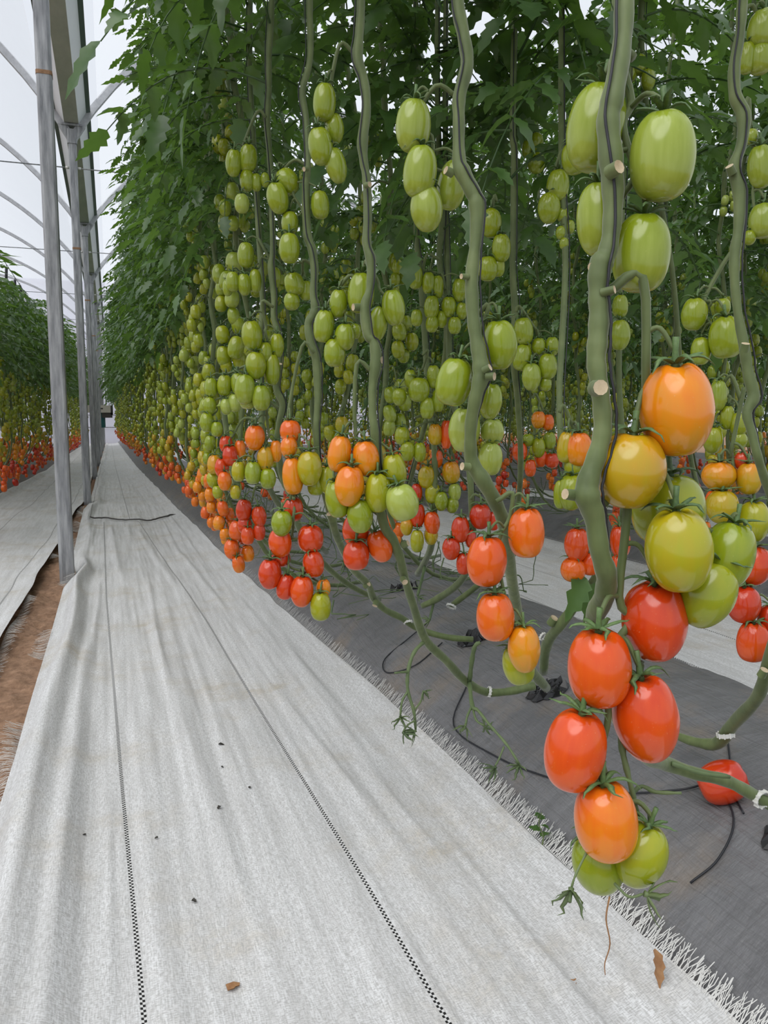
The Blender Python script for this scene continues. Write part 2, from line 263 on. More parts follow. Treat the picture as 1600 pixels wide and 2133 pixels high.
TRUSS=[
 ('S1','green truss split by the thick nearest stem',[0.4058, 0.5655, 1.1403],[(0.3926, 0.5939, 1.0941, 0.0481, 0.0697, 8, 0.08), (0.4152, 0.5361, 1.0566, 0.0491, 0.0663, 0, 0.06), (0.3861, 0.5762, 1.0162, 0.0363, 0.0582, -3, 0.07), (0.4109, 0.5524, 0.986, 0.0458, 0.0616, 3, 0.08)]),
 ('S1','yellow and green truss hanging right of the nearest stem',[0.3785, 0.5524, 0.9525],[(0.4288, 0.5239, 0.8597, 0.0584, 0.0737, -4, 0.62), (0.3932, 0.5334, 0.8115, 0.0567, 0.0612, 4, 0.43), (0.4492, 0.5545, 0.7758, 0.0601, 0.0623, 0, 0.14), (0.4208, 0.5051, 0.7495, 0.0516, 0.0659, -6, 0.27), (0.4829, 0.5196, 0.7407, 0.0433, 0.055, 12, 0.1), (0.4593, 0.5166, 0.7092, 0.046, 0.0568, 24, 0.15)]),
 ('S1','low red truss of the nearest vine',[0.37, 0.5453, 0.7804],[(0.4224, 0.5324, 0.6858, 0.0532, 0.067, -3, 0.93), (0.3685, 0.5304, 0.6521, 0.0515, 0.0639, -3, 0.84), (0.4077, 0.52, 0.6084, 0.0529, 0.0734, -10, 0.87), (0.3446, 0.5257, 0.5874, 0.0484, 0.0657, 9, 0.87), (0.3673, 0.5135, 0.53, 0.0501, 0.0644, -6, 0.68), (0.3779, 0.5371, 0.4781, 0.0432, 0.0494, -14, 0.1), (0.4017, 0.5135, 0.4943, 0.043, 0.0547, 16, 0.17)]),
 ('S2','upper green truss of the second vine',[0.4646, 1.0429, 1.2953],[(0.4077, 1.0576, 1.2541, 0.0481, 0.0692, 3, 0.06), (0.4123, 1.0435, 1.1904, 0.0459, 0.0689, 6, 0.07), (0.4227, 1.0438, 1.1427, 0.045, 0.0614, -4, 0.06), (0.4657, 1.0571, 1.1815, 0.0418, 0.0668, 12, 0.07)]),
 ('S2','middle green truss of the second vine',[0.4816, 1.0013, 0.9976],[(0.5053, 0.9803, 0.955, 0.0478, 0.0667, -2, 0.1), (0.4456, 0.9974, 0.905, 0.0492, 0.0649, 12, 0.09), (0.5031, 1.0008, 0.8797, 0.0335, 0.0501, 4, 0.08)]),
 ('S2','pale truss behind the second stem',[0.4981, 1.0485, 0.9056],[(0.4887, 1.0561, 0.8392, 0.047, 0.0653, 4, 0.02), (0.532, 1.0506, 0.8363, 0.0354, 0.0386, 0, 0.02), (0.5256, 1.0444, 0.7971, 0.0353, 0.0485, 4, 0.02)]),
 ('S2','low orange truss of the second vine',[0.4879, 0.9475, 0.7444],[(0.5242, 0.9299, 0.7026, 0.0485, 0.0666, 0, 0.74), (0.4685, 0.9362, 0.6661, 0.0532, 0.068, 4, 0.82), (0.4768, 0.9247, 0.5922, 0.052, 0.0641, -3, 0.74), (0.5112, 0.9068, 0.5497, 0.043, 0.0641, -3, 0.56), (0.5165, 0.9311, 0.5201, 0.0434, 0.0545, -14, 0.2)]),
 ('S3','top green truss of the third vine',[0.4123, 1.348, 1.4693],[(0.3617, 1.3557, 1.3879, 0.0389, 0.0606, 3, 0.1), (0.3808, 1.3618, 1.3496, 0.0328, 0.0497, -5, 0.1), (0.3518, 1.3457, 1.3123, 0.0412, 0.0604, -10, 0.1), (0.3778, 1.3435, 1.2833, 0.0366, 0.0592, -14, 0.09)]),
 ('S3','green truss behind the third stem',[0.425, 1.3003, 1.1083],[(0.4144, 1.3212, 1.0705, 0.0461, 0.069, 5, 0.08), (0.4573, 1.275, 1.0422, 0.0388, 0.0603, -8, 0.08), (0.4365, 1.2941, 1.0174, 0.0326, 0.0577, 8, 0.08)]),
 ('S3','green truss left of the third stem',[0.4148, 1.3335, 1.0894],[(0.3798, 1.3413, 1.0539, 0.0315, 0.0486, 2, 0.1), (0.3549, 1.3453, 1.0152, 0.0365, 0.0553, 6, 0.1), (0.3869, 1.3282, 0.9967, 0.0356, 0.0451, 4, 0.09), (0.3709, 1.3363, 0.9701, 0.0374, 0.0486, 0, 0.1), (0.4087, 1.3373, 1.0082, 0.0217, 0.027, 0, 0.08)]),
 ('S3','orange truss of the third vine',[0.4121, 1.2518, 0.9331],[(0.3571, 1.261, 0.7982, 0.0398, 0.0619, 8, 0.6), (0.3985, 1.2467, 0.791, 0.0454, 0.0587, -4, 0.62), (0.3664, 1.2346, 0.7465, 0.0496, 0.0675, 6, 0.63), (0.3511, 1.2562, 0.7236, 0.0399, 0.062, -8, 0.13), (0.3852, 1.2373, 0.6963, 0.0437, 0.0578, -4, 0.1), (0.413, 1.2277, 0.7346, 0.0452, 0.0648, 0, 0.2), (0.4446, 1.2338, 0.7709, 0.04, 0.0549, -10, 0.2), (0.4469, 1.2027, 0.72, 0.0535, 0.0603, -16, 0.0)]),
 ('S3','red truss under the orange one of the third vine',[0.4407, 1.2761, 0.6856],[(0.3994, 1.3059, 0.6627, 0.0495, 0.0594, 4, 0.9), (0.3915, 1.2806, 0.623, 0.0463, 0.0501, 0, 0.93), (0.434, 1.2772, 0.6372, 0.0433, 0.0571, -18, 0.82)]),
 ('S4','top green truss of the fourth vine',[0.3972, 1.6287, 1.3691],[(0.3595, 1.6485, 1.3391, 0.0491, 0.0535, -32, 0.1), (0.3376, 1.6365, 1.302, 0.0438, 0.0619, -12, 0.1), (0.4182, 1.6077, 1.2886, 0.038, 0.055, -3, 0.1), (0.3622, 1.6387, 1.2555, 0.0363, 0.0466, 0, 0.1), (0.357, 1.6226, 1.2024, 0.0429, 0.0601, 0, 0.1)]),
 ('S4','small green truss behind the fourth stem',[0.4187, 1.6621, 1.1774],[(0.3771, 1.672, 1.1402, 0.0415, 0.047, -10, 0.1), (0.3721, 1.675, 1.1048, 0.0345, 0.0369, 0, 0.1), (0.4032, 1.6779, 1.1296, 0.0306, 0.0413, 0, 0.1)]),
 ('S4','red and orange truss left of the fourth stem',[0.3921, 1.5636, 0.9893],[(0.3431, 1.573, 0.8332, 0.0427, 0.0451, 0, 0.75), (0.3376, 1.5634, 0.8006, 0.0348, 0.0429, 4, 0.65), (0.342, 1.5513, 0.7433, 0.0424, 0.0749, -3, 0.62), (0.3721, 1.532, 0.7592, 0.0507, 0.0706, 0, 0.3), (0.4091, 1.5419, 0.7346, 0.035, 0.055, 0, 0.2), (0.3888, 1.5494, 0.7229, 0.035, 0.0393, 0, 0.17)]),
 ('S4','big red truss low on the fourth vine',[0.3422, 1.5458, 0.6973],[(0.3465, 1.5754, 0.6747, 0.0432, 0.0516, 0, 0.93), (0.3141, 1.5315, 0.6517, 0.0429, 0.0529, 3, 0.1), (0.3134, 1.5453, 0.6102, 0.0472, 0.0594, -4, 0.87), (0.3723, 1.5314, 0.6181, 0.0522, 0.0547, 0, 0.93), (0.3752, 1.5211, 0.5677, 0.0434, 0.0536, -8, 0.92), (0.3166, 1.5586, 0.5766, 0.039, 0.0354, 0, 0.97), (0.2902, 1.5409, 0.5489, 0.0471, 0.0611, 3, 0.95), (0.3206, 1.5343, 0.5227, 0.0376, 0.0526, 10, 0.95), (0.3487, 1.5117, 0.5155, 0.0469, 0.0638, 4, 0.86), (0.3942, 1.5156, 0.5184, 0.0291, 0.0372, 0, 0.6), (0.3837, 1.4992, 0.4853, 0.0422, 0.0572, 0, 0.2)]),
 ('S5','top green truss of the fifth vine',[0.3728, 1.9265, 1.5623],[(0.2964, 1.9401, 1.4558, 0.0395, 0.0615, 3, 0.1), (0.3295, 1.9346, 1.4684, 0.0418, 0.0628, 5, 0.1), (0.3266, 1.9364, 1.4187, 0.0352, 0.0493, 0, 0.1), (0.3471, 1.9308, 1.4148, 0.025, 0.0413, 0, 0.1), (0.3665, 1.9236, 1.4201, 0.0227, 0.0344, 0, 0.1), (0.3113, 1.9255, 1.3622, 0.035, 0.0445, 0, 0.03)]),
 ('S5','green truss halfway up the fifth vine',[0.3811, 1.9377, 1.2362],[(0.3243, 1.9635, 1.2521, 0.0406, 0.0621, 3, 0.1), (0.2917, 1.9628, 1.1879, 0.0348, 0.048, 0, 0.1), (0.3183, 1.9565, 1.1816, 0.0348, 0.0528, -5, 0.1), (0.3451, 1.9561, 1.1921, 0.0303, 0.0565, 0, 0.1), (0.3912, 1.9444, 1.2007, 0.0303, 0.0495, 0, 0.1), (0.2806, 1.9759, 1.1747, 0.0256, 0.04, 0, 0.1)]),
 ('S5','big green truss left of the fifth stem',[0.3523, 1.7722, 1.105],[(0.3037, 1.7763, 1.0409, 0.0468, 0.0677, -4, 0.12), (0.3321, 1.7827, 1.0056, 0.0366, 0.0478, 0, 0.12), (0.3098, 1.7688, 0.9755, 0.0469, 0.0624, 0, 0.12), (0.2839, 1.7665, 0.9234, 0.0468, 0.0676, 3, 0.08), (0.3474, 1.7807, 0.9686, 0.0367, 0.0698, 0, 0.12), (0.3183, 1.7577, 0.9046, 0.0416, 0.0571, 0, 0.08), (0.2925, 1.7832, 0.8955, 0.0366, 0.0304, 0, 0.03), (0.3608, 1.7832, 1.0224, 0.0324, 0.0546, 0, 0.12)]),
 ('S5','orange truss of the fifth vine',[0.3602, 1.7748, 0.8829],[(0.3075, 1.785, 0.816, 0.0456, 0.0581, 4, 0.7), (0.3296, 1.7795, 0.7672, 0.0381, 0.0583, 0, 0.45), (0.3001, 1.7761, 0.7374, 0.0369, 0.0515, 0, 0.08), (0.3325, 1.7692, 0.7241, 0.037, 0.0461, 0, 0.1), (0.2713, 1.7987, 0.74, 0.0327, 0.0463, 0, 0.28), (0.354, 1.7787, 0.7854, 0.0284, 0.0508, 0, 0.65)]),
 ('S6','green truss of five on the sixth vine',[0.3959, 2.2234, 0.9973],[(0.2705, 2.2668, 0.9469, 0.039, 0.0557, 0, 0.1), (0.3055, 2.2493, 0.9533, 0.0429, 0.0596, 4, 0.12), (0.3418, 2.2327, 0.9571, 0.0428, 0.0622, -6, 0.1), (0.2645, 2.2606, 0.8961, 0.0376, 0.0516, 0, 0.1), (0.3309, 2.2388, 0.9054, 0.0376, 0.0502, 0, 0.02), (0.3072, 2.2417, 0.8947, 0.0335, 0.0461, 0, 0.02), (0.255, 2.2566, 0.8507, 0.0416, 0.0542, 0, 0.1), (0.2805, 2.2416, 0.832, 0.0335, 0.042, 0, 0.1)]),
 ('S6','red and orange truss of the sixth vine',[0.4032, 2.2033, 0.8507],[(0.3043, 2.2382, 0.7905, 0.0377, 0.0476, 0, 0.93), (0.3128, 2.2186, 0.7576, 0.0442, 0.0568, -3, 0.95), (0.3416, 2.2294, 0.777, 0.0324, 0.0491, 0, 0.7), (0.2954, 2.2189, 0.6882, 0.0389, 0.0541, 0, 0.72), (0.2907, 2.2375, 0.7235, 0.0404, 0.0544, 0, 0.9), (0.3235, 2.2153, 0.6568, 0.0296, 0.0408, 0, 0.3)]),
 ('S6','small deep red truss above the grey bed',[0.4302, 2.277, 0.6556],[(0.3591, 2.2945, 0.5971, 0.0477, 0.0637, 4, 0.95), (0.4, 2.2735, 0.5781, 0.0434, 0.0622, -6, 0.93), (0.3617, 2.2993, 0.5511, 0.0423, 0.0512, 0, 0.94), (0.3663, 2.2789, 0.5224, 0.0392, 0.0523, 0, 0.88), (0.3998, 2.2766, 0.5325, 0.0365, 0.0511, 0, 0.95)]),
 ('B1','mixed green and olive truss between second and third stems',[0.8146, 1.9471, 0.787],[(0.7922, 1.945, 0.7056, 0.0461, 0.0608, 4, 0.33), (0.8544, 1.9251, 0.7183, 0.0487, 0.0595, -4, 0.48), (0.8217, 1.9502, 0.7535, 0.036, 0.0494, 0, 0.78), (0.8088, 1.941, 0.6618, 0.0437, 0.0558, 0, 0.22), (0.824, 1.9206, 0.6425, 0.037, 0.0529, 0, 0.1), (0.8624, 1.9197, 0.6659, 0.0346, 0.0479, 0, 0.04), (0.8565, 1.9215, 0.6311, 0.036, 0.0441, 0, 0.1)]),
 ('B1','dark red truss between the second and third stems',[0.8094, 1.9321, 0.6471],[(0.7682, 1.9569, 0.6642, 0.0321, 0.0493, 0, 0.95), (0.7669, 1.9457, 0.6034, 0.0398, 0.0635, 4, 0.95), (0.801, 1.9273, 0.5835, 0.0435, 0.0647, -4, 0.83), (0.7597, 1.9301, 0.5372, 0.037, 0.0606, 0, 0.22), (0.7383, 1.9532, 0.5726, 0.0347, 0.0454, 0, 0.43), (0.8009, 1.9331, 0.5491, 0.0373, 0.0494, 0, 0.4)]),
 ('B2','deep red truss left of the low orange tomatoes',[0.8359, 1.765, 0.6616],[(0.8591, 1.7547, 0.6187, 0.0548, 0.0637, 0, 0.97), (0.8086, 1.7631, 0.5874, 0.0451, 0.0648, 3, 0.95), (0.7864, 1.7674, 0.5399, 0.0452, 0.0564, 0, 0.95), (0.8353, 1.761, 0.5637, 0.0286, 0.0458, 0, 0.96), (0.8159, 1.7569, 0.5026, 0.0381, 0.0541, 0, 0.95), (0.8921, 1.7489, 0.6073, 0.0311, 0.0483, 0, 0.96)]),
 ('B3','red truss just behind the nearest stem',[0.8662, 1.2757, 0.6642],[(0.8317, 1.2821, 0.6187, 0.0485, 0.0656, 0, 0.88), (0.827, 1.2857, 0.5701, 0.0487, 0.0464, 0, 0.74), (0.8577, 1.2762, 0.582, 0.0349, 0.0445, 0, 0.85), (0.911, 1.2576, 0.6248, 0.0394, 0.062, -6, 0.89), (0.9082, 1.2589, 0.5802, 0.0294, 0.0371, 0, 0.86)]),
 ('B3','orange and green truss left of the nearest stem',[0.7281, 1.188, 0.8668],[(0.7412, 1.1834, 0.8077, 0.0331, 0.0535, 4, 0.38), (0.7577, 1.1703, 0.8046, 0.0461, 0.0582, -3, 0.64), (0.7552, 1.1798, 0.7745, 0.0332, 0.0419, 0, 0.18), (0.7438, 1.1688, 0.7308, 0.0478, 0.0616, 3, 0.13), (0.7292, 1.1787, 0.7271, 0.0248, 0.0502, 0, 0.12)]),
 ('B3','green pair left of the nearest stem',[0.8865, 1.4615, 1.3837],[(0.8771, 1.458, 1.3274, 0.0468, 0.065, 3, 0.1), (0.8588, 1.4589, 1.2829, 0.0459, 0.0611, 0, 0.1), (0.8862, 1.452, 1.2712, 0.0244, 0.0286, 0, 0.1), (0.8809, 1.4489, 1.2342, 0.0215, 0.0276, 0, 0.1), (0.9001, 1.446, 1.2464, 0.0215, 0.0277, 0, 0.1), (0.8875, 1.4459, 1.2132, 0.0196, 0.0237, 0, 0.1)]),
 ('B3','green truss behind the largest green tomato',[0.8015, 1.275, 1.3594],[(0.7967, 1.2715, 1.317, 0.0444, 0.0552, -8, 0.1)]),
 ('B4','green truss just right of the second stem',[0.8062, 1.5885, 1.3243],[(0.7928, 1.5876, 1.278, 0.0456, 0.0618, 0, 0.12), (0.8094, 1.571, 1.2235, 0.0403, 0.0585, 0, 0.12), (0.7833, 1.5815, 1.1805, 0.0426, 0.0524, 0, 0.12), (0.8081, 1.5806, 1.186, 0.0292, 0.0421, 0, 0.12)]),
 ('B4','green truss right of the middle second vine fruit',[0.8613, 1.5952, 1.0944],[(0.8758, 1.5851, 1.052, 0.0427, 0.0604, -8, 0.1), (0.8748, 1.5874, 0.9944, 0.0418, 0.0596, 8, 0.1), (0.8861, 1.5649, 0.951, 0.0426, 0.0613, 0, 0.06), (0.9234, 1.5594, 0.9746, 0.0416, 0.0571, 0, 0.1), (0.9384, 1.568, 1.0188, 0.0322, 0.0433, 0, 0.1), (0.91, 1.5778, 1.0188, 0.0322, 0.039, 0, 0.1), (0.9219, 1.5634, 0.9357, 0.0257, 0.0325, 0, 0.1)]),
 ('B4','orange and green truss seen between the two nearest stems',[1.1182, 1.9643, 0.9173],[(1.1333, 1.9562, 0.8574, 0.0403, 0.0502, 0, 0.6), (1.1597, 1.9489, 0.8507, 0.0323, 0.0462, 0, 0.75), (1.1013, 1.9563, 0.8014, 0.0349, 0.0379, 0, 0.1), (1.1264, 1.9409, 0.7802, 0.0388, 0.0555, 0, 0.14), (1.1601, 1.9395, 0.8, 0.0349, 0.0489, 0, 0.1), (1.0765, 1.9566, 0.7695, 0.0415, 0.0514, 0, 0.86), (1.1626, 1.9284, 0.7454, 0.0389, 0.042, 0, 0.92), (1.1394, 1.9463, 0.7503, 0.035, 0.049, 0, 0.85), (1.1047, 1.9458, 0.7241, 0.0322, 0.0488, 0, 0.85)]),
 ('B4','small green pair high between the two nearest stems',[1.0426, 1.8611, 1.614],[(1.0486, 1.8522, 1.5571, 0.0366, 0.048, 0, 0.1), (1.0466, 1.8466, 1.505, 0.0451, 0.0505, 0, 0.1), (1.0288, 1.8631, 1.5432, 0.0269, 0.0445, 0, 0.1)]),
 ('B5','large green cluster left of the second stem',[0.7646, 1.806, 1.242],[(0.7107, 1.8234, 1.1989, 0.0371, 0.0551, 0, 0.1), (0.7383, 1.8081, 1.1844, 0.0324, 0.0527, 0, 0.1), (0.76, 1.8027, 1.1757, 0.029, 0.0551, 0, 0.1), (0.8078, 1.7821, 1.1672, 0.0359, 0.0573, 0, 0.1), (0.7413, 1.7962, 1.1263, 0.037, 0.0549, 3, 0.1), (0.783, 1.7878, 1.1271, 0.0371, 0.0504, 0, 0.1), (0.8127, 1.7776, 1.1181, 0.029, 0.041, 0, 0.1), (0.7937, 1.7769, 1.0831, 0.0313, 0.041, 0, 0.1), (0.743, 1.7965, 1.0868, 0.0313, 0.041, 0, 0.1), (0.709, 1.8115, 1.1019, 0.029, 0.041, 0, 0.1), (0.7675, 1.7952, 1.099, 0.0279, 0.0423, 0, 0.1)]),
 ('B5','green cluster left of the lower second stem',[0.7366, 1.8418, 1.016],[(0.7256, 1.8354, 0.9309, 0.0535, 0.0612, 0, 0.1), (0.6801, 1.8529, 0.9133, 0.0369, 0.0445, 0, 0.1), (0.7444, 1.8274, 0.8861, 0.0369, 0.0541, 0, 0.1), (0.7618, 1.8304, 0.963, 0.0345, 0.0589, 0, 0.1), (0.7091, 1.8525, 0.9574, 0.031, 0.0482, 0, 0.1), (0.7717, 1.8251, 0.904, 0.0334, 0.0555, 0, 0.1)]),
 ('B5','olive truss above the pale ridged tomato',[0.7324, 1.8781, 0.8627],[(0.6995, 1.8839, 0.8167, 0.039, 0.0468, 0, 0.14), (0.7101, 1.8736, 0.778, 0.0378, 0.0505, 0, 0.14), (0.7401, 1.8667, 0.7754, 0.033, 0.0505, 0, 0.12), (0.7809, 1.864, 0.8202, 0.0367, 0.0544, 0, 0.45), (0.8108, 1.8594, 0.8201, 0.0319, 0.0744, 0, 0.85)]),
 ('R1','green pair near the right edge',[0.8868, 0.9681, 1.0878],[(0.8325, 0.9876, 1.0112, 0.0381, 0.0479, 6, 0.11), (0.8636, 0.9546, 0.975, 0.0489, 0.0609, -4, 0.1), (0.873, 0.9749, 1.0219, 0.0237, 0.0261, 0, 0.1), (0.8437, 0.9828, 0.9573, 0.0296, 0.0416, 0, 0.1)]),
 ('R1','green truss behind the large yellow tomato',[1.0244, 1.0876, 0.8831],[(0.9889, 1.1046, 0.8963, 0.0297, 0.0525, 0, 0.08), (1.0184, 1.0854, 0.8471, 0.0288, 0.0416, 0, 0.14), (1.0201, 1.0842, 0.8193, 0.0264, 0.03, 0, 0.12), (1.0056, 1.0991, 0.8586, 0.0248, 0.0418, 0, 0.14), (0.9825, 1.105, 0.8199, 0.0332, 0.0461, 0, 0.16)]),
 ('R1','orange and olive truss by the right edge',[0.9564, 1.0159, 0.8886],[(0.9227, 1.0211, 0.7644, 0.0533, 0.0469, 0, 0.55), (0.961, 0.997, 0.7612, 0.0391, 0.0511, -3, 0.47), (0.9164, 1.0036, 0.7166, 0.0513, 0.0541, 0, 0.35), (0.9665, 0.9889, 0.6924, 0.0515, 0.0667, 0, 0.22), (0.9596, 1.0127, 0.7889, 0.0232, 0.0281, 0, 0.92), (0.9143, 1.0221, 0.7272, 0.0232, 0.0282, 0, 0.75)]),
 ('R1','red truss cut by the right edge',[0.9739, 0.9756, 0.6913],[(0.9602, 0.9787, 0.6236, 0.0613, 0.0634, 6, 0.91), (0.9396, 0.9721, 0.5634, 0.0518, 0.0593, 0, 0.97), (0.9474, 0.9572, 0.5056, 0.0486, 0.0629, 0, 0.88), (0.9824, 0.9617, 0.5381, 0.0353, 0.0464, 0, 0.97)]),
 ('R1','top green truss by the right edge',[0.9289, 1.0311, 1.4684],[(0.9626, 1.0167, 1.4451, 0.0454, 0.0562, 4, 0.08), (0.9426, 1.0258, 1.4052, 0.0265, 0.0468, 4, 0.1), (0.9614, 1.0182, 1.4041, 0.0382, 0.046, 0, 0.08)]),
 ('R1','striped green truss at the right edge',[0.8918, 0.9713, 1.3067],[(0.9048, 0.9683, 1.2671, 0.0197, 0.0221, 0, 0.1), (0.9118, 0.9541, 1.221, 0.0379, 0.0616, -4, 0.08), (0.9138, 0.9463, 1.1435, 0.0407, 0.0497, 0, 0.06), (0.897, 0.9529, 1.1199, 0.0183, 0.0213, 0, 0.1)]),
 ('B6','green pair beside the second twine of the nearest stem',[1.1114, 1.5708, 1.1668],[(1.1126, 1.566, 1.1147, 0.0352, 0.0522, 0, 0.1), (1.108, 1.5578, 1.049, 0.0483, 0.0698, 0, 0.1)]),
 ('B7','lone green truss right above the nearest green tomatoes',[1.2395, 1.7083, 1.7945],[(1.2569, 1.6877, 1.6725, 0.0348, 0.0503, 0, 0.1), (1.2401, 1.7043, 1.7109, 0.0395, 0.047, 0, 0.1), (1.204, 1.7323, 1.7448, 0.0421, 0.059, 0, 0.1), (1.2226, 1.7171, 1.697, 0.0397, 0.0519, 0, 0.1)]),
]
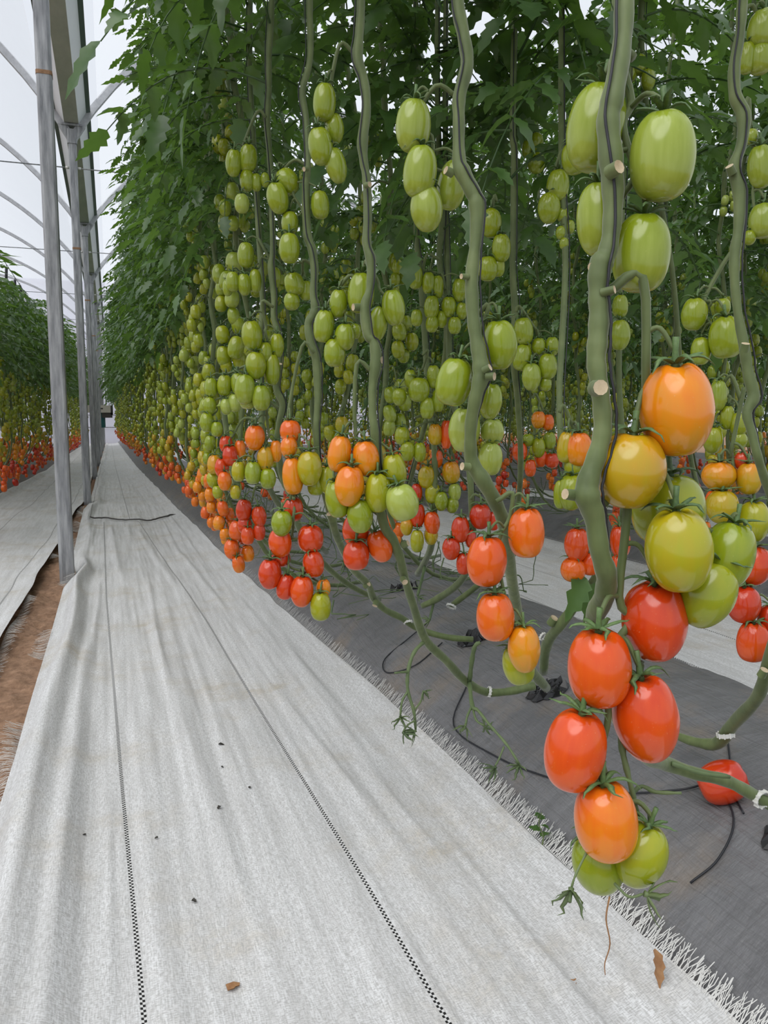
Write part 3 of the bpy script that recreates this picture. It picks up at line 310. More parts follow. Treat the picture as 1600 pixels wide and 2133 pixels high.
VINES=[
 ('S1','nearest tomato vine with the thickest green stem',[(0.4126, 0.5874, 1.2535, 0.008), (0.4013, 0.5725, 1.1861, 0.00788), (0.3946, 0.5647, 1.1456, 0.00762), (0.3836, 0.5583, 1.1056, 0.0087), (0.3793, 0.5576, 1.0868, 0.00888), (0.3801, 0.5539, 1.0587, 0.00945), (0.3808, 0.5503, 1.0305, 0.00851), (0.3787, 0.5476, 1.0023, 0.00718), (0.3748, 0.5467, 0.9835, 0.00756), (0.3697, 0.5473, 0.9734, 0.00945), (0.3669, 0.5461, 0.9554, 0.00775), (0.367, 0.5438, 0.9366, 0.00794), (0.3655, 0.542, 0.9178, 0.00794), (0.3634, 0.5405, 0.899, 0.00756), (0.3649, 0.5378, 0.8802, 0.00718), (0.3663, 0.535, 0.8615, 0.00718), (0.366, 0.5329, 0.8427, 0.00718), (0.361, 0.5323, 0.8239, 0.00756), (0.3542, 0.5324, 0.8051, 0.0087), (0.353, 0.5313, 0.792, 0.01021), (0.3604, 0.5322, 0.7764, 0.00857), (0.3665, 0.5319, 0.7471, 0.00788), (0.3768, 0.5364, 0.7261, 0.00859), (0.3856, 0.5521, 0.7043, 0.00885), (0.3944, 0.5777, 0.6767, 0.00841), (0.4264, 0.6127, 0.6171, 0.00812), (0.5015, 0.6834, 0.5347, 0.0082), (0.6145, 0.7818, 0.4376, 0.00896), (0.6887, 0.8361, 0.3944, 0.0097), (0.7417, 0.8364, 0.3714, 0.00856), (0.7931, 0.8378, 0.3538, 0.00872), (0.8392, 0.8401, 0.3278, 0.00888), (0.8991, 0.8362, 0.2909, 0.00904)]),
 ('S2','second tomato vine along the path, stem bent at half height',[(0.4602, 1.0385, 1.5119, 0.00896), (0.4582, 1.0269, 1.4102, 0.00896), (0.4643, 1.0191, 1.3624, 0.00864), (0.4672, 1.0135, 1.3243, 0.00896), (0.4559, 1.0125, 1.2829, 0.00896), (0.4542, 1.0093, 1.2511, 0.008), (0.4524, 1.0041, 1.2034, 0.00864), (0.4553, 1.0008, 1.1843, 0.01088), (0.4682, 0.993, 1.1557, 0.01024), (0.4735, 0.9888, 1.1366, 0.01152), (0.4695, 0.9849, 1.0921, 0.008), (0.4629, 0.9814, 1.0444, 0.00896), (0.4623, 0.9759, 0.9966, 0.00864), (0.4647, 0.9713, 0.9648, 0.00864), (0.469, 0.966, 0.933, 0.01056), (0.4694, 0.9632, 0.9108, 0.01152), (0.4624, 0.9625, 0.8853, 0.00896), (0.4595, 0.9704, 0.8535, 0.0084), (0.4614, 0.9765, 0.8212, 0.00848), (0.4673, 0.9819, 0.7947, 0.01021), (0.4801, 0.9747, 0.7718, 0.0112), (0.5055, 0.9831, 0.737, 0.01006), (0.5298, 1.0022, 0.6997, 0.00965), (0.5926, 1.0973, 0.608, 0.00915), (0.6839, 1.2325, 0.4891, 0.00952), (0.7886, 1.372, 0.3561, 0.00976), (0.8788, 1.4588, 0.2743, 0.01049)]),
 ('S3','third tomato vine, its green stem leaning down to the planting hole',[(0.4211, 1.3408, 1.7011, 0.00713), (0.4167, 1.3234, 1.5435, 0.00713), (0.4116, 1.3181, 1.4845, 0.00753), (0.4079, 1.3148, 1.4459, 0.00951), (0.4163, 1.3076, 1.4104, 0.00832), (0.4184, 1.3016, 1.3663, 0.00793), (0.4105, 1.298, 1.3135, 0.00912), (0.4114, 1.2934, 1.2781, 0.00713), (0.4148, 1.2887, 1.2482, 0.00713), (0.4141, 1.2818, 1.1891, 0.00713), (0.411, 1.2776, 1.145, 0.00753), (0.4166, 1.2721, 1.1151, 0.00872), (0.4135, 1.2679, 1.0709, 0.00634), (0.4041, 1.2673, 1.0394, 0.00872), (0.4069, 1.261, 0.9945, 0.00793), (0.4155, 1.2566, 0.9827, 0.00793), (0.4181, 1.2521, 0.9528, 0.0103), (0.4112, 1.2492, 0.9087, 0.00713), (0.4096, 1.2445, 0.8646, 0.00674), (0.4115, 1.2402, 0.8347, 0.00713), (0.4192, 1.2511, 0.7704, 0.00724), (0.4317, 1.2578, 0.6848, 0.00858), (0.4534, 1.2673, 0.6485, 0.00912), (0.4708, 1.2785, 0.6146, 0.00841), (0.4872, 1.3003, 0.5771, 0.00774), (0.5263, 1.3527, 0.5052, 0.00812), (0.574, 1.4116, 0.4233, 0.00904), (0.6394, 1.456, 0.3607, 0.00895), (0.7007, 1.502, 0.2995, 0.00933), (0.7647, 1.5279, 0.2557, 0.00907), (0.8291, 1.5365, 0.2466, 0.00923), (0.8929, 1.5366, 0.2529, 0.01098)]),
 ('S4','fourth tomato vine, bare lower stem running along the bed',[(0.4313, 1.7031, 1.9105, 0.00642), (0.4194, 1.6837, 1.7142, 0.00691), (0.416, 1.6708, 1.5965, 0.00642), (0.3985, 1.6686, 1.5278, 0.00691), (0.4038, 1.6597, 1.4689, 0.00642), (0.3985, 1.6292, 1.3769, 0.00634), (0.3943, 1.6262, 1.34, 0.00829), (0.3921, 1.6227, 1.3042, 0.00878), (0.3921, 1.6139, 1.2315, 0.00878), (0.4002, 1.6073, 1.1995, 0.00878), (0.4033, 1.6013, 1.1588, 0.00829), (0.3997, 1.597, 1.1122, 0.0078), (0.4023, 1.5926, 1.0832, 0.00976), (0.3981, 1.5922, 1.0676, 0.00976), (0.3872, 1.5937, 1.0492, 0.00829), (0.3905, 1.5883, 1.0134, 0.00878), (0.3993, 1.5808, 0.9765, 0.00878), (0.4003, 1.5718, 0.9038, 0.00732), (0.3971, 1.5686, 0.8679, 0.00634), (0.3948, 1.5649, 0.8311, 0.00634), (0.4025, 1.5742, 0.7524, 0.00642), (0.438, 1.6137, 0.652, 0.00871), (0.4649, 1.6618, 0.5975, 0.00849), (0.5343, 1.7756, 0.5032, 0.0086), (0.5967, 1.8538, 0.4475, 0.00905), (0.6337, 1.9198, 0.3938, 0.00942), (0.6803, 1.9623, 0.3497, 0.00905), (0.7405, 1.9905, 0.3143, 0.00926), (0.8, 2.0181, 0.2723, 0.0088), (0.8812, 2.008, 0.2441, 0.00888), (0.9562, 1.9916, 0.2345, 0.00892)]),
 ('S5','fifth tomato vine with a slim stem and cut side shoot',[(0.4096, 2.0079, 2.0808, 0.00745), (0.4011, 1.9835, 1.8529, 0.00745), (0.3899, 1.9721, 1.7254, 0.00745), (0.3867, 1.9629, 1.6399, 0.00688), (0.38, 1.9574, 1.575, 0.00802), (0.3823, 1.9464, 1.4896, 0.00688), (0.3831, 1.9385, 1.4258, 0.0063), (0.383, 1.9309, 1.362, 0.0063), (0.3812, 1.9186, 1.2549, 0.00688), (0.3766, 1.9161, 1.2208, 0.00917), (0.3804, 1.906, 1.1479, 0.00745), (0.3776, 1.9014, 1.1012, 0.00688), (0.3859, 1.8939, 1.0624, 0.00802), (0.3868, 1.8859, 0.9987, 0.00745), (0.3769, 1.8817, 0.9349, 0.0086), (0.3905, 1.8718, 0.8916, 0.0086), (0.3762, 1.8691, 0.8278, 0.00688), (0.3822, 1.8806, 0.7631, 0.00753), (0.3932, 1.8918, 0.711, 0.0082), (0.4233, 1.918, 0.6606, 0.01076), (0.4489, 1.986, 0.5911, 0.00933), (0.4936, 2.0692, 0.5265, 0.00913), (0.581, 2.1982, 0.4327, 0.00912), (0.6873, 2.3108, 0.3461, 0.00896), (0.8175, 2.4161, 0.268, 0.00872)]),
 ('S6','sixth tomato vine along the path behind the fifth stem',[(0.4433, 2.4697, 2.3, 0.00771), (0.4144, 2.3769, 1.8867, 0.00755), (0.4064, 2.2949, 1.6238, 0.00805), (0.4099, 2.2761, 1.4772, 0.00805), (0.4111, 2.2633, 1.3745, 0.00805), (0.4138, 2.2504, 1.2746, 0.00805), (0.4137, 2.238, 1.1706, 0.00805), (0.4044, 2.2316, 1.0906, 0.00805), (0.3984, 2.2225, 0.9973, 0.00872), (0.4018, 2.2117, 0.9173, 0.00805), (0.3984, 2.2017, 0.824, 0.00805), (0.4187, 2.2381, 0.7416, 0.00823), (0.453, 2.3746, 0.6472, 0.00878), (0.5786, 2.6339, 0.5073, 0.00988), (0.7598, 2.873, 0.3602, 0.01006)]),
 ('R1','tomato vine by the right edge with a sharply bent stem',[(0.7899, 0.8676, 1.4804, 0.00671), (0.7788, 0.8598, 1.3835, 0.00671), (0.7736, 0.8561, 1.338, 0.0061), (0.7658, 0.8541, 1.2987, 0.00732), (0.7656, 0.8498, 1.2623, 0.00793), (0.7745, 0.8438, 1.2381, 0.00915), (0.7709, 0.8407, 1.2017, 0.0064), (0.7611, 0.8405, 1.1714, 0.00823), (0.7663, 0.835, 1.1411, 0.00854), (0.7635, 0.8306, 1.0957, 0.0064), (0.7578, 0.8289, 1.0654, 0.00671), (0.7561, 0.8259, 1.0351, 0.0061), (0.7584, 0.8196, 0.9897, 0.00549), (0.7644, 0.8125, 0.9473, 0.00671), (0.7677, 0.8073, 0.9139, 0.00671), (0.7735, 0.8017, 0.8836, 0.00793), (0.7647, 0.8022, 0.8624, 0.0061), (0.7695, 0.7976, 0.8382, 0.00549), (0.7753, 0.7919, 0.8079, 0.00549), (0.7991, 0.8012, 0.7762, 0.0056), (0.847, 0.8192, 0.709, 0.00646), (0.8944, 0.8536, 0.5993, 0.00751), (0.9301, 0.9112, 0.4723, 0.00915), (0.9612, 0.957, 0.4114, 0.01037), (0.9975, 1.0416, 0.333, 0.0112), (1.014, 1.0929, 0.2757, 0.01169), (1.0048, 1.1369, 0.2613, 0.0089), (0.9965, 1.182, 0.2579, 0.00777)]),
 ('B1','slim vine standing behind the gap of the second and third stems',[(0.8535, 2.2045, 2.1569, 0.00805), (0.821, 2.0964, 1.6062, 0.00852), (0.791, 2.0239, 1.3596, 0.00832), (0.7964, 2.0083, 1.2451, 0.00832), (0.8012, 1.9868, 1.0797, 0.00832), (0.8062, 1.9622, 0.8888, 0.00832), (0.8146, 1.9471, 0.787, 0.00832), (0.8094, 1.9321, 0.6471, 0.00832), (0.8372, 2.0134, 0.5175, 0.00939), (0.8904, 2.1974, 0.4291, 0.01024), (0.9406, 2.384, 0.3546, 0.0103)]),
 ('B2','slim vine behind the second stem with deep red lowest fruit',[(0.8933, 2.0771, 2.0975, 0.00704), (0.8513, 1.9752, 1.571, 0.0075), (0.8235, 1.8917, 1.2384, 0.00732), (0.822, 1.8573, 0.9476, 0.00793), (0.8466, 1.8044, 0.7546, 0.00845), (0.851, 1.7913, 0.6587, 0.00845), (0.8796, 1.8388, 0.5153, 0.00875), (0.9093, 1.9757, 0.4108, 0.01006), (0.9085, 2.1261, 0.331, 0.01075), (0.8785, 2.1854, 0.2953, 0.00878)]),
 ('B3','vine just left of the nearest stem, half hidden behind it',[(0.9603, 1.5996, 1.8599, 0.00622), (0.8865, 1.4615, 1.3837, 0.00634), (0.8857, 1.435, 1.1607, 0.00634), (0.809, 1.32, 0.8686, 0.00595), (0.8259, 1.2989, 0.7414, 0.0064), (0.8778, 1.2927, 0.6617, 0.00649), (0.9008, 1.3055, 0.5688, 0.00662), (0.8346, 1.3166, 0.4701, 0.0104), (0.8483, 1.4087, 0.3907, 0.01107), (0.8741, 1.4645, 0.3086, 0.00944)]),
 ('B4','vine with a dark twine between the two nearest stems',[(0.9416, 1.7764, 1.949, 0.00733), (0.8948, 1.69, 1.5376, 0.00713), (0.8961, 1.6804, 1.4613, 0.00823), (0.8876, 1.6624, 1.2868, 0.00768), (0.8822, 1.6538, 1.1995, 0.00713), (0.8838, 1.6415, 1.1014, 0.00823), (0.8773, 1.6293, 0.9814, 0.00713), (0.9062, 1.6636, 0.9066, 0.00677), (0.9574, 1.7343, 0.7561, 0.00713), (1.0178, 1.857, 0.6216, 0.00768), (1.0863, 2.0287, 0.4745, 0.00841), (1.0688, 2.1799, 0.3535, 0.00971), (1.0216, 2.2916, 0.2606, 0.00933)]),
 ('B5','thin vine carrying the large green cluster by the second stem',[(0.874, 2.0838, 2.0975, 0.00704), (0.8347, 1.9884, 1.6331, 0.00687), (0.8178, 1.9125, 1.3959, 0.00732), (0.8048, 1.901, 1.2626, 0.00732), (0.8176, 1.8821, 1.1414, 0.00732), (0.8266, 1.9152, 0.9997, 0.0075), (0.8033, 1.9616, 0.8761, 0.00704), (0.8012, 2.053, 0.7441, 0.00738), (0.834, 2.236, 0.589, 0.00878)]),
 ('B6','thin vine seen just right of the nearest stem',[(1.1964, 1.69, 1.5183, 0.00695), (1.1766, 1.661, 1.219, 0.00695), (1.1641, 1.6321, 0.9427, 0.00695), (1.1981, 1.6484, 0.7325, 0.00713), (1.2716, 1.7603, 0.5453, 0.00832), (1.334, 1.9298, 0.363, 0.00912)]),
 ('B7','thin vine rising between the nearest and the right edge stems',[(1.3373, 1.8102, 2.0381, 0.00854), (1.3105, 1.7962, 1.8443, 0.00854), (1.3558, 1.801, 1.571, 0.0075), (1.4311, 1.7907, 1.2578, 0.00704), (1.5128, 1.8329, 0.9573, 0.00738), (1.5998, 1.8831, 0.7392, 0.00771), (1.7399, 1.9722, 0.5539, 0.00896)]),
]
STUBS=[
 ('S1',[0.374, 0.5383, 1.0437],0.00553,[0.1703, -0.9692, 0.1777]),
 ('S1',[0.3526, 0.5202, 0.8764],0.00622,[-0.2398, -0.9706, 0.0222]),
 ('S1',[0.3694, 0.5341, 0.9515],0.00335,[0.5958, -0.7859, 0.1653]),
 ('S1',[0.3392, 0.5363, 0.7938],0.00454,[-0.9776, -0.1567, 0.1408]),
 ('S1',[0.3647, 0.5488, 0.9719],0.0034,[-0.9761, -0.1825, -0.118]),
 ('S2',[0.4692, 0.9431, 0.9202],0.00502,[0.5643, -0.7001, 0.4376]),
 ('S2',[0.4735, 0.9404, 0.9102],0.00565,[0.6311, -0.7749, -0.0353]),
 ('S2',[0.4383, 1.0066, 1.183],0.00576,[-0.9538, -0.14, 0.2657]),
 ('S2',[0.4482, 0.9756, 1.0419],0.0038,[-0.9748, -0.2204, -0.0353]),
 ('S2',[0.4487, 0.9666, 0.7912],0.00582,[-0.9776, -0.1567, 0.1408]),
 ('S3',[0.4103, 1.2673, 1.2343],0.00468,[0.3874, -0.9206, -0.0498]),
 ('S3',[0.3898, 1.2723, 1.0394],0.00634,[-0.984, -0.1753, -0.0326]),
 ('S3',[0.4241, 1.25, 0.9528],0.00634,[0.6662, -0.7451, -0.0326]),
 ('S3',[0.48, 1.2809, 0.5725],0.00593,[-0.0005, -0.9333, -0.359]),
 ('S3',[0.4716, 1.2497, 0.6435],0.00576,[0.6463, -0.6618, 0.3799]),
 ('S4',[0.4328, 1.5945, 0.6544],0.00911,[-0.4257, -0.3282, 0.8433]),
 ('S4',[0.3884, 1.6088, 1.3559],0.00482,[-0.8259, -0.4807, -0.2946]),
 ('S5',[0.3822, 1.8644, 0.9836],0.0068,[0.0408, -0.4527, 0.8907]),
 ('R1',[0.7502, 0.7957, 0.9441],0.00538,[-0.1241, -0.3593, 0.9249]),
 ('R1',[0.7489, 0.8335, 1.167],0.00543,[-0.6374, -0.1519, 0.7554]),
 ('R1',[0.9112, 0.8972, 0.4786],0.00648,[0.0408, -0.4527, 0.8907]),
 ('S4',[0.5895, 1.8352, 0.4492],0.00717,[0.4913, -0.6775, 0.5473]),
 ('S4',[0.6317, 1.8979, 0.3834],0.00746,[-0.4836, -0.4959, -0.7213]),
 ('B3',[0.8198, 1.3416, 0.4586],0.00862,[0.2182, -0.5352, 0.8161]),
]
BARE=[
 ('S3',[[(0.5739, 1.4114, 0.4214, 0.0038), (0.5443, 1.398, 0.4026, 0.00376), (0.5288, 1.3886, 0.3684, 0.00373), (0.5275, 1.3847, 0.3314, 0.00327), (0.5367, 1.377, 0.2943, 0.00327), (0.5424, 1.3808, 0.2533, 0.00235)], [(0.5275, 1.3847, 0.3314, 0.00233), (0.5128, 1.3773, 0.3163, 0.00232), (0.5082, 1.3753, 0.2869, 0.00185)], [(0.5367, 1.377, 0.2943, 0.00187), (0.5461, 1.3656, 0.3145, 0.00185), (0.5521, 1.3659, 0.3348, 0.00185)], [(0.5288, 1.3886, 0.3684, 0.0028), (0.5149, 1.3832, 0.3716, 0.00232), (0.4975, 1.3787, 0.3729, 0.00184)], [(0.5395, 1.3738, 0.2757, 0.00187), (0.5216, 1.3687, 0.2703, 0.00185), (0.5124, 1.3703, 0.2574, 0.00185)]]),
 ('S3',[[(0.7123, 1.4974, 0.2943, 0.00466), (0.7031, 1.4656, 0.3577, 0.00506), (0.7012, 1.4486, 0.3885, 0.0045), (0.7109, 1.4461, 0.3954, 0.004)], [(0.7123, 1.4974, 0.2943, 0.00466), (0.6825, 1.4197, 0.2714, 0.00445), (0.6848, 1.3974, 0.2689, 0.00341), (0.6926, 1.3606, 0.2512, 0.00287), (0.7091, 1.3199, 0.2253, 0.00282), (0.7221, 1.2904, 0.1948, 0.00232)], [(0.6825, 1.4197, 0.2714, 0.00296), (0.6642, 1.4033, 0.2592, 0.00244), (0.6556, 1.3938, 0.2436, 0.00242)], [(0.6825, 1.4197, 0.2714, 0.00247), (0.6762, 1.3878, 0.2532, 0.00242), (0.6879, 1.3722, 0.2455, 0.00193)], [(0.7045, 1.3209, 0.2207, 0.00188), (0.6902, 1.3129, 0.2016, 0.00187), (0.6782, 1.3053, 0.192, 0.00185)]]),
 ('S1',[[(0.3903, 0.5286, 0.5223, 0.00201), (0.4133, 0.5336, 0.5417, 0.00184), (0.4207, 0.5205, 0.5423, 0.00181), (0.4345, 0.5056, 0.5462, 0.00119)], [(0.394, 0.5369, 0.6023, 0.00241), (0.3924, 0.5295, 0.5803, 0.0028), (0.3968, 0.5252, 0.5565, 0.0024), (0.4063, 0.5231, 0.5223, 0.00181)], [(0.3735, 0.5078, 0.478, 0.00117), (0.3782, 0.495, 0.4731, 0.00115), (0.3892, 0.4914, 0.4754, 0.00096)], [(0.3562, 0.5175, 0.509, 0.00117), (0.3389, 0.5107, 0.4914, 0.00096), (0.3349, 0.5107, 0.4799, 0.00096)]]),
 ('R1',[[(0.6913, 0.8251, 0.3986, 0.0032), (0.7341, 0.8189, 0.3815, 0.00323), (0.7778, 0.8133, 0.3719, 0.00294)]]),
 ('B2',[[(0.8898, 2.1958, 0.4145, 0.00512), (0.8602, 2.1488, 0.3809, 0.0043), (0.8298, 2.1022, 0.3491, 0.00421)], [(0.9137, 2.1754, 0.3127, 0.00439), (0.8603, 2.0833, 0.2794, 0.00351)]]),
]
CALYX=[
 ([0.5388, 1.3716, 0.2554],0.03),
 ([0.5082, 1.3751, 0.285],0.026),
 ([0.5521, 1.3659, 0.3348],0.022),
 ([0.5123, 1.3701, 0.2556],0.028),
 ([0.6556, 1.3938, 0.2436],0.03),
 ([0.6878, 1.372, 0.2436],0.024),
 ([0.722, 1.2902, 0.1929],0.03),
 ([0.6781, 1.305, 0.1892],0.032),
 ([0.3906, 0.4909, 0.4754],0.024),
 ([0.3348, 0.5107, 0.4792],0.022),
 ([0.8297, 2.1019, 0.3463],0.03),
 ([0.8602, 2.083, 0.2766],0.03),
]
CLIPS=[
 ('white plastic clip on the stem beside the lowest orange tomatoes',[0.8301, 1.3961, 0.4101],0.00895),
 ('white plastic clip around a vine above the left planting hole',[1.0135, 2.2734, 0.2637],0.01388),
 ('white plastic clip on the fourth vine where it lies on the bed',[0.7586, 1.9933, 0.3012],0.01196),
 ('white plastic clip by the torn hole under the orange tomatoes',[0.776, 1.5291, 0.254],0.01177),
 ('white ladder-like clip on the bent lying stem at right',[0.9995, 1.059, 0.307],0.01599),
 ('white ring clip at the right edge beside the fallen tomato',[0.8569, 0.8327, 0.3177],0.01366),
]
# ================================================================== setting
def edge(Y): return np.interp(Y, [-2, 1, 2, 2.6, 4.3, 9, 16, 35], [.76, .745, .72, .69, .625, .53, .405, .25])
PS = np.array([-.3, -.05, 0., .06, .13, .2, .3, .42, .55, .68, .78, .86, .94, 1.02, 1.3]); PZ = np.array([-.02, 0., .03, .085, .14, .18, .212, .23, .235, .222, .18, .125, .06, -.005, -.02])
def vnoise(x, y, seed=0):
    xi = np.floor(x).astype(int); yi = np.floor(y).astype(int); fx = x-xi; fy = y-yi
    fx = fx*fx*(3-2*fx); fy = fy*fy*(3-2*fy)
    def h(a, b): return ((np.sin(a*127.1+b*311.7+seed*74.7)*43758.5453) % 1.0)
    return (h(xi, yi)*(1-fx)+h(xi+1, yi)*fx)*(1-fy)+(h(xi, yi+1)*(1-fx)+h(xi+1, yi+1)*fx)*fy
def bed_z(s, Y, seed=0):
    z = np.interp(s, PS, PZ)
    w = np.clip((s-.02)/.1, 0, 1)*np.clip((1.0-s)/.1, 0, 1)
    return z + w*(.022*(vnoise(s*4, Y*2.2, seed)-.5)+.010*(vnoise(s*13+Y*5, Y*9, seed+1)-.5)+.005*(vnoise(s*40+Y*22, Y*14-s*10, seed+2)-.5))
# soil under everything
ys = np.concatenate([np.linspace(-3, 1, 12), np.linspace(1.05, 9, 420), np.linspace(9.2, 60, 60)]); xs = np.concatenate([np.linspace(-60, -.9, 14), np.linspace(-.8, -.1, 70), np.linspace(0, 60, 20)])
XX, YY = np.meshgrid(xs, ys)
near = np.exp(-((XX+.36)/.3)**2)
ZZ = -.05+near*(.045*(vnoise(XX*7, YY*5)-.45)+.022*(vnoise(XX*24, YY*20, 3)-.5)+.012*(vnoise(XX*70, YY*60, 5)-.5))+.012*near
obj('ground', grid_mesh('ground', np.stack([XX, YY, ZZ], -1), M['soil']), kind='structure', label='bare brown soil floor of the greenhouse')
# mulched beds
BEDS = [(0., 'long grey film covered bed beside the path at right', 35.), (2.05, 'second grey film bed beyond the first white aisle', 22.), (4.1, 'third grey film bed seen low between the vines', 22.), (6.15, 'fourth grey film bed behind the vines', 22.), (8.2, 'fifth grey film bed far behind the vines', 26.), (10.25, 'farthest grey film bed behind the vines', 30.)]
bed_objs = []
for bi, (off, lab, y1) in enumerate(BEDS):
    fine = bi == 0
    ys = np.concatenate([np.arange(-.4, 3.2, .016 if fine else .08), np.arange(3.2, 8, .05), np.arange(8, y1+.1, .3)]); ss = np.concatenate([np.arange(-.06, .6, .014 if fine else .04), np.linspace(.62, 1.06, 18)])
    SS, YY = np.meshgrid(ss, ys); XX = edge(YY)*(1 if bi == 0 else 0)+(.69 if bi else 0)+off+SS
    ZZ = bed_z(SS, YY, bi*5)
    b = obj('mulch_bed', grid_mesh('mulch_bed', np.stack([XX, YY, ZZ], -1), M['mulch'])); tag(b, lab, 'planting bed', 'film covered beds'); bed_objs.append(b)
ys = np.arange(4, 35, .12); ss = np.linspace(-.06, 1.06, 40); SS, YY = np.meshgrid(ss, ys)
ledge = lambda Y: np.interp(Y, [0, 9.7, 14.5, 25, 35], [-1.28, -1.17, -1.03, -.97, -.9])
b = obj('mulch_bed', grid_mesh('mulch_bed', np.stack([ledge(YY)-SS, YY, bed_z(SS, YY, 40)], -1), M['mulch'])); tag(b, 'grey film bed under the left hand vine row', 'planting bed', 'film covered beds')
# white woven ground cloths
def lineA(Y): return np.interp(Y, [0, 1.09, 1.84, 3.96, 7.2, 7.21, 7.9, 20, 35], [.03, .014, -.005, -.049, -.085, -.2, -.2, -.2, -.2])
def lineB(Y): return np.interp(Y, [0, .945, 1.73, 3.25, 7.0, 7.21, 16, 35], [.425, .42, .405, .364, .20, .13, .06, .0])
def left_edge(Y): return np.interp(Y, [-1, 2.07, 2.77, 4.3, 4.72, 5.3, 8.4, 9, 12.6, 35], [-.29, -.255, -.26, -.26, -.215, -.26, -.285, -.24, -.24, -.22])
def cloth_z(X, Y, U):
    """U = distance from the left edge"""
    z = .013*(vnoise(X*5+.4*Y, Y*.8, 9)-.5)+.010*(vnoise(X*15+.35*np.sin(Y*.8), Y*.8, 10)-.5)+.0065*(vnoise(X*38-Y*.3, Y*1.1, 12)-.5)+.003*(vnoise(X*85+Y*.5, Y*2, 15)-.5)
    z += .007*(vnoise(X*7-Y*2, Y*5, 14)-.5)*np.clip((Y-2.5)/3, 0, 1)
    for (x0, y0, y1, a, w, sk) in ((.02, 4.3, 6.9, .012, .02, -.02), (.13, 2.4, 4.6, .010, .015, .015), (.2, 1.0, 4.0, .006, .02, -.03), (-.12, .7, 3.4, .010, .03, .0), (.52, 1.3, 2.7, .006, .012, -.05), (.3, 4.0, 6.5, .008, .02, -.05), (.47, 3.4, 5.5, .008, .018, -.04), (.6, 1., 1.8, .004, .01, -.06)):
        win = np.clip((Y-y0)/.4, 0, 1)*np.clip((y1-Y)/.4, 0, 1); z += a*win*np.exp(-((X-x0-sk*(Y-y0))/w)**2)
    roll = np.interp(Y, [0, 1.5, 2.6, 3.6, 4.6, 4.9, 5.2, 6.4, 8.2, 8.5, 30], [.05, .055, .06, .065, .06, .05, .02, .02, .045, .03, .03]); wd = np.interp(Y, [0, 2.0, 3.2, 4.6, 6], [.05, .05, .035, .028, .035])
    z += roll*np.exp(-((U-.07-.015*np.sin(Y*2.3))/wd)**2) + .35*roll*np.exp(-((U-.155-.02*np.sin(Y*1.7+1))/(wd*.6))**2)*np.interp(Y, [0, 3.5, 5], [1, .6, 0])
    return z+.006
def cloth(name, y0, y1, lab, dz=0., group='woven ground cloths'):
    ys = []; y = y0
    while y < y1: ys.append(y); y += np.clip(.013*max(y, .6), .008, .25)
    ys = np.array(ys+[y1]); u = np.concatenate([np.linspace(0, .25, 46), np.linspace(.258, 1, 120)])
    UU, YY = np.meshgrid(u, ys); L = left_edge(YY); R = edge(YY)+.012+.012*(vnoise(YY*5, YY*0, 21)-.5)
    XX = L+(R-L)*UU
    Z = cloth_z(XX, YY, XX-L); s = XX-edge(YY)
    bz = np.interp(s, [-.2, -.08, -.02, .03], [0, .012, .036, .06]); Z = Z*np.clip((-s)/.1, .25, 1)+bz+dz
    uv = np.stack([XX, YY], -1); l2 = np.stack([XX-lineA(YY), XX-lineB(YY)], -1)
    c = obj(name, grid_mesh(name, np.stack([XX, YY, Z], -1), M['cloth'], {'metres': uv, 'lines': l2})); tag(c, lab, 'ground cloth', group); return c
def strands(parent, name, ys, xf, zf, sgn, length, width, lab):
    V = []; Q = []; n = 0
    for y in ys:
        L = length*(.65+.6*random.random()); x0 = xf(y)-sgn*.004; sl = random.choice((-1, 1))*random.uniform(.1, .55)
        w = width*(.7+.6*random.random()); row = []
        k = 4; lift = random.uniform(.0, .005)
        for i in range(k):
            t = i/(k-1); x = x0+sgn*L*t; yy = y+sl*L*t+.15*L*math.sin(t*3)*random.uniform(-1, 1); z = zf(x, yy)+.004+lift*t*t
            row += [(x, yy-w/2, z), (x, yy+w/2, z)]
        V += row
        for i in range(k-1): Q.append((n+2*i, n+2*i+1, n+2*i+3, n+2*i+2))
        n += 2*k
    mb = MB(); mb.add(V, Q); o = obj(name, mb.mesh(name, M['fringe']), parent, kind='stuff', label=lab); return o
cl = cloth('ground_cloth', -.3, 7.35, 'near white woven cloth covering the path, frayed along its right edge')
cf = cloth('ground_cloth', 7.15, 34.5, 'far white woven cloth continuing the path beyond the dark seam', -.006)
zr = lambda x, y: float(max(bed_z(np.float64(x-edge(y)), np.float64(y), 0), .03))+.008
ys = []; y = .45
while y < 9: ys.append(y); y += .0018*max(1, y*.9)
strands(cl, 'frayed_fringe', ys, lambda y: float(edge(y))+.014, zr, 1, .027, .0013, 'loose white threads along the cloth edge')
ys = [y for y in np.arange(1.6, 8.6, .0045).tolist() if vnoise(np.float64(y*4), np.float64(2.), 3) > .42+.02*y]
zl = lambda x, y: -.004+.012*math.sin(y*9+x*40)
strands(cl, 'frayed_fringe', ys, lambda y: float(left_edge(y)), zl, -1, .05, .0016, 'curling pale threads over the soil')
# selvedge seam laid across the path
sx = np.linspace(-.2, .55, 40); sy = 7.27-.28*np.sin(np.clip((sx+.05)/.55, 0, 1)*math.pi)-.05*np.sin(sx*25)*.3
mb = MB(); tube(mb, np.stack([sx, sy, cloth_z(sx, sy, sx-left_edge(sy))+.018], -1), .007, 6); o = obj('cross_seam', mb.mesh('cross_seam', M['darkmetal']), cl, label='dark seam across the path')
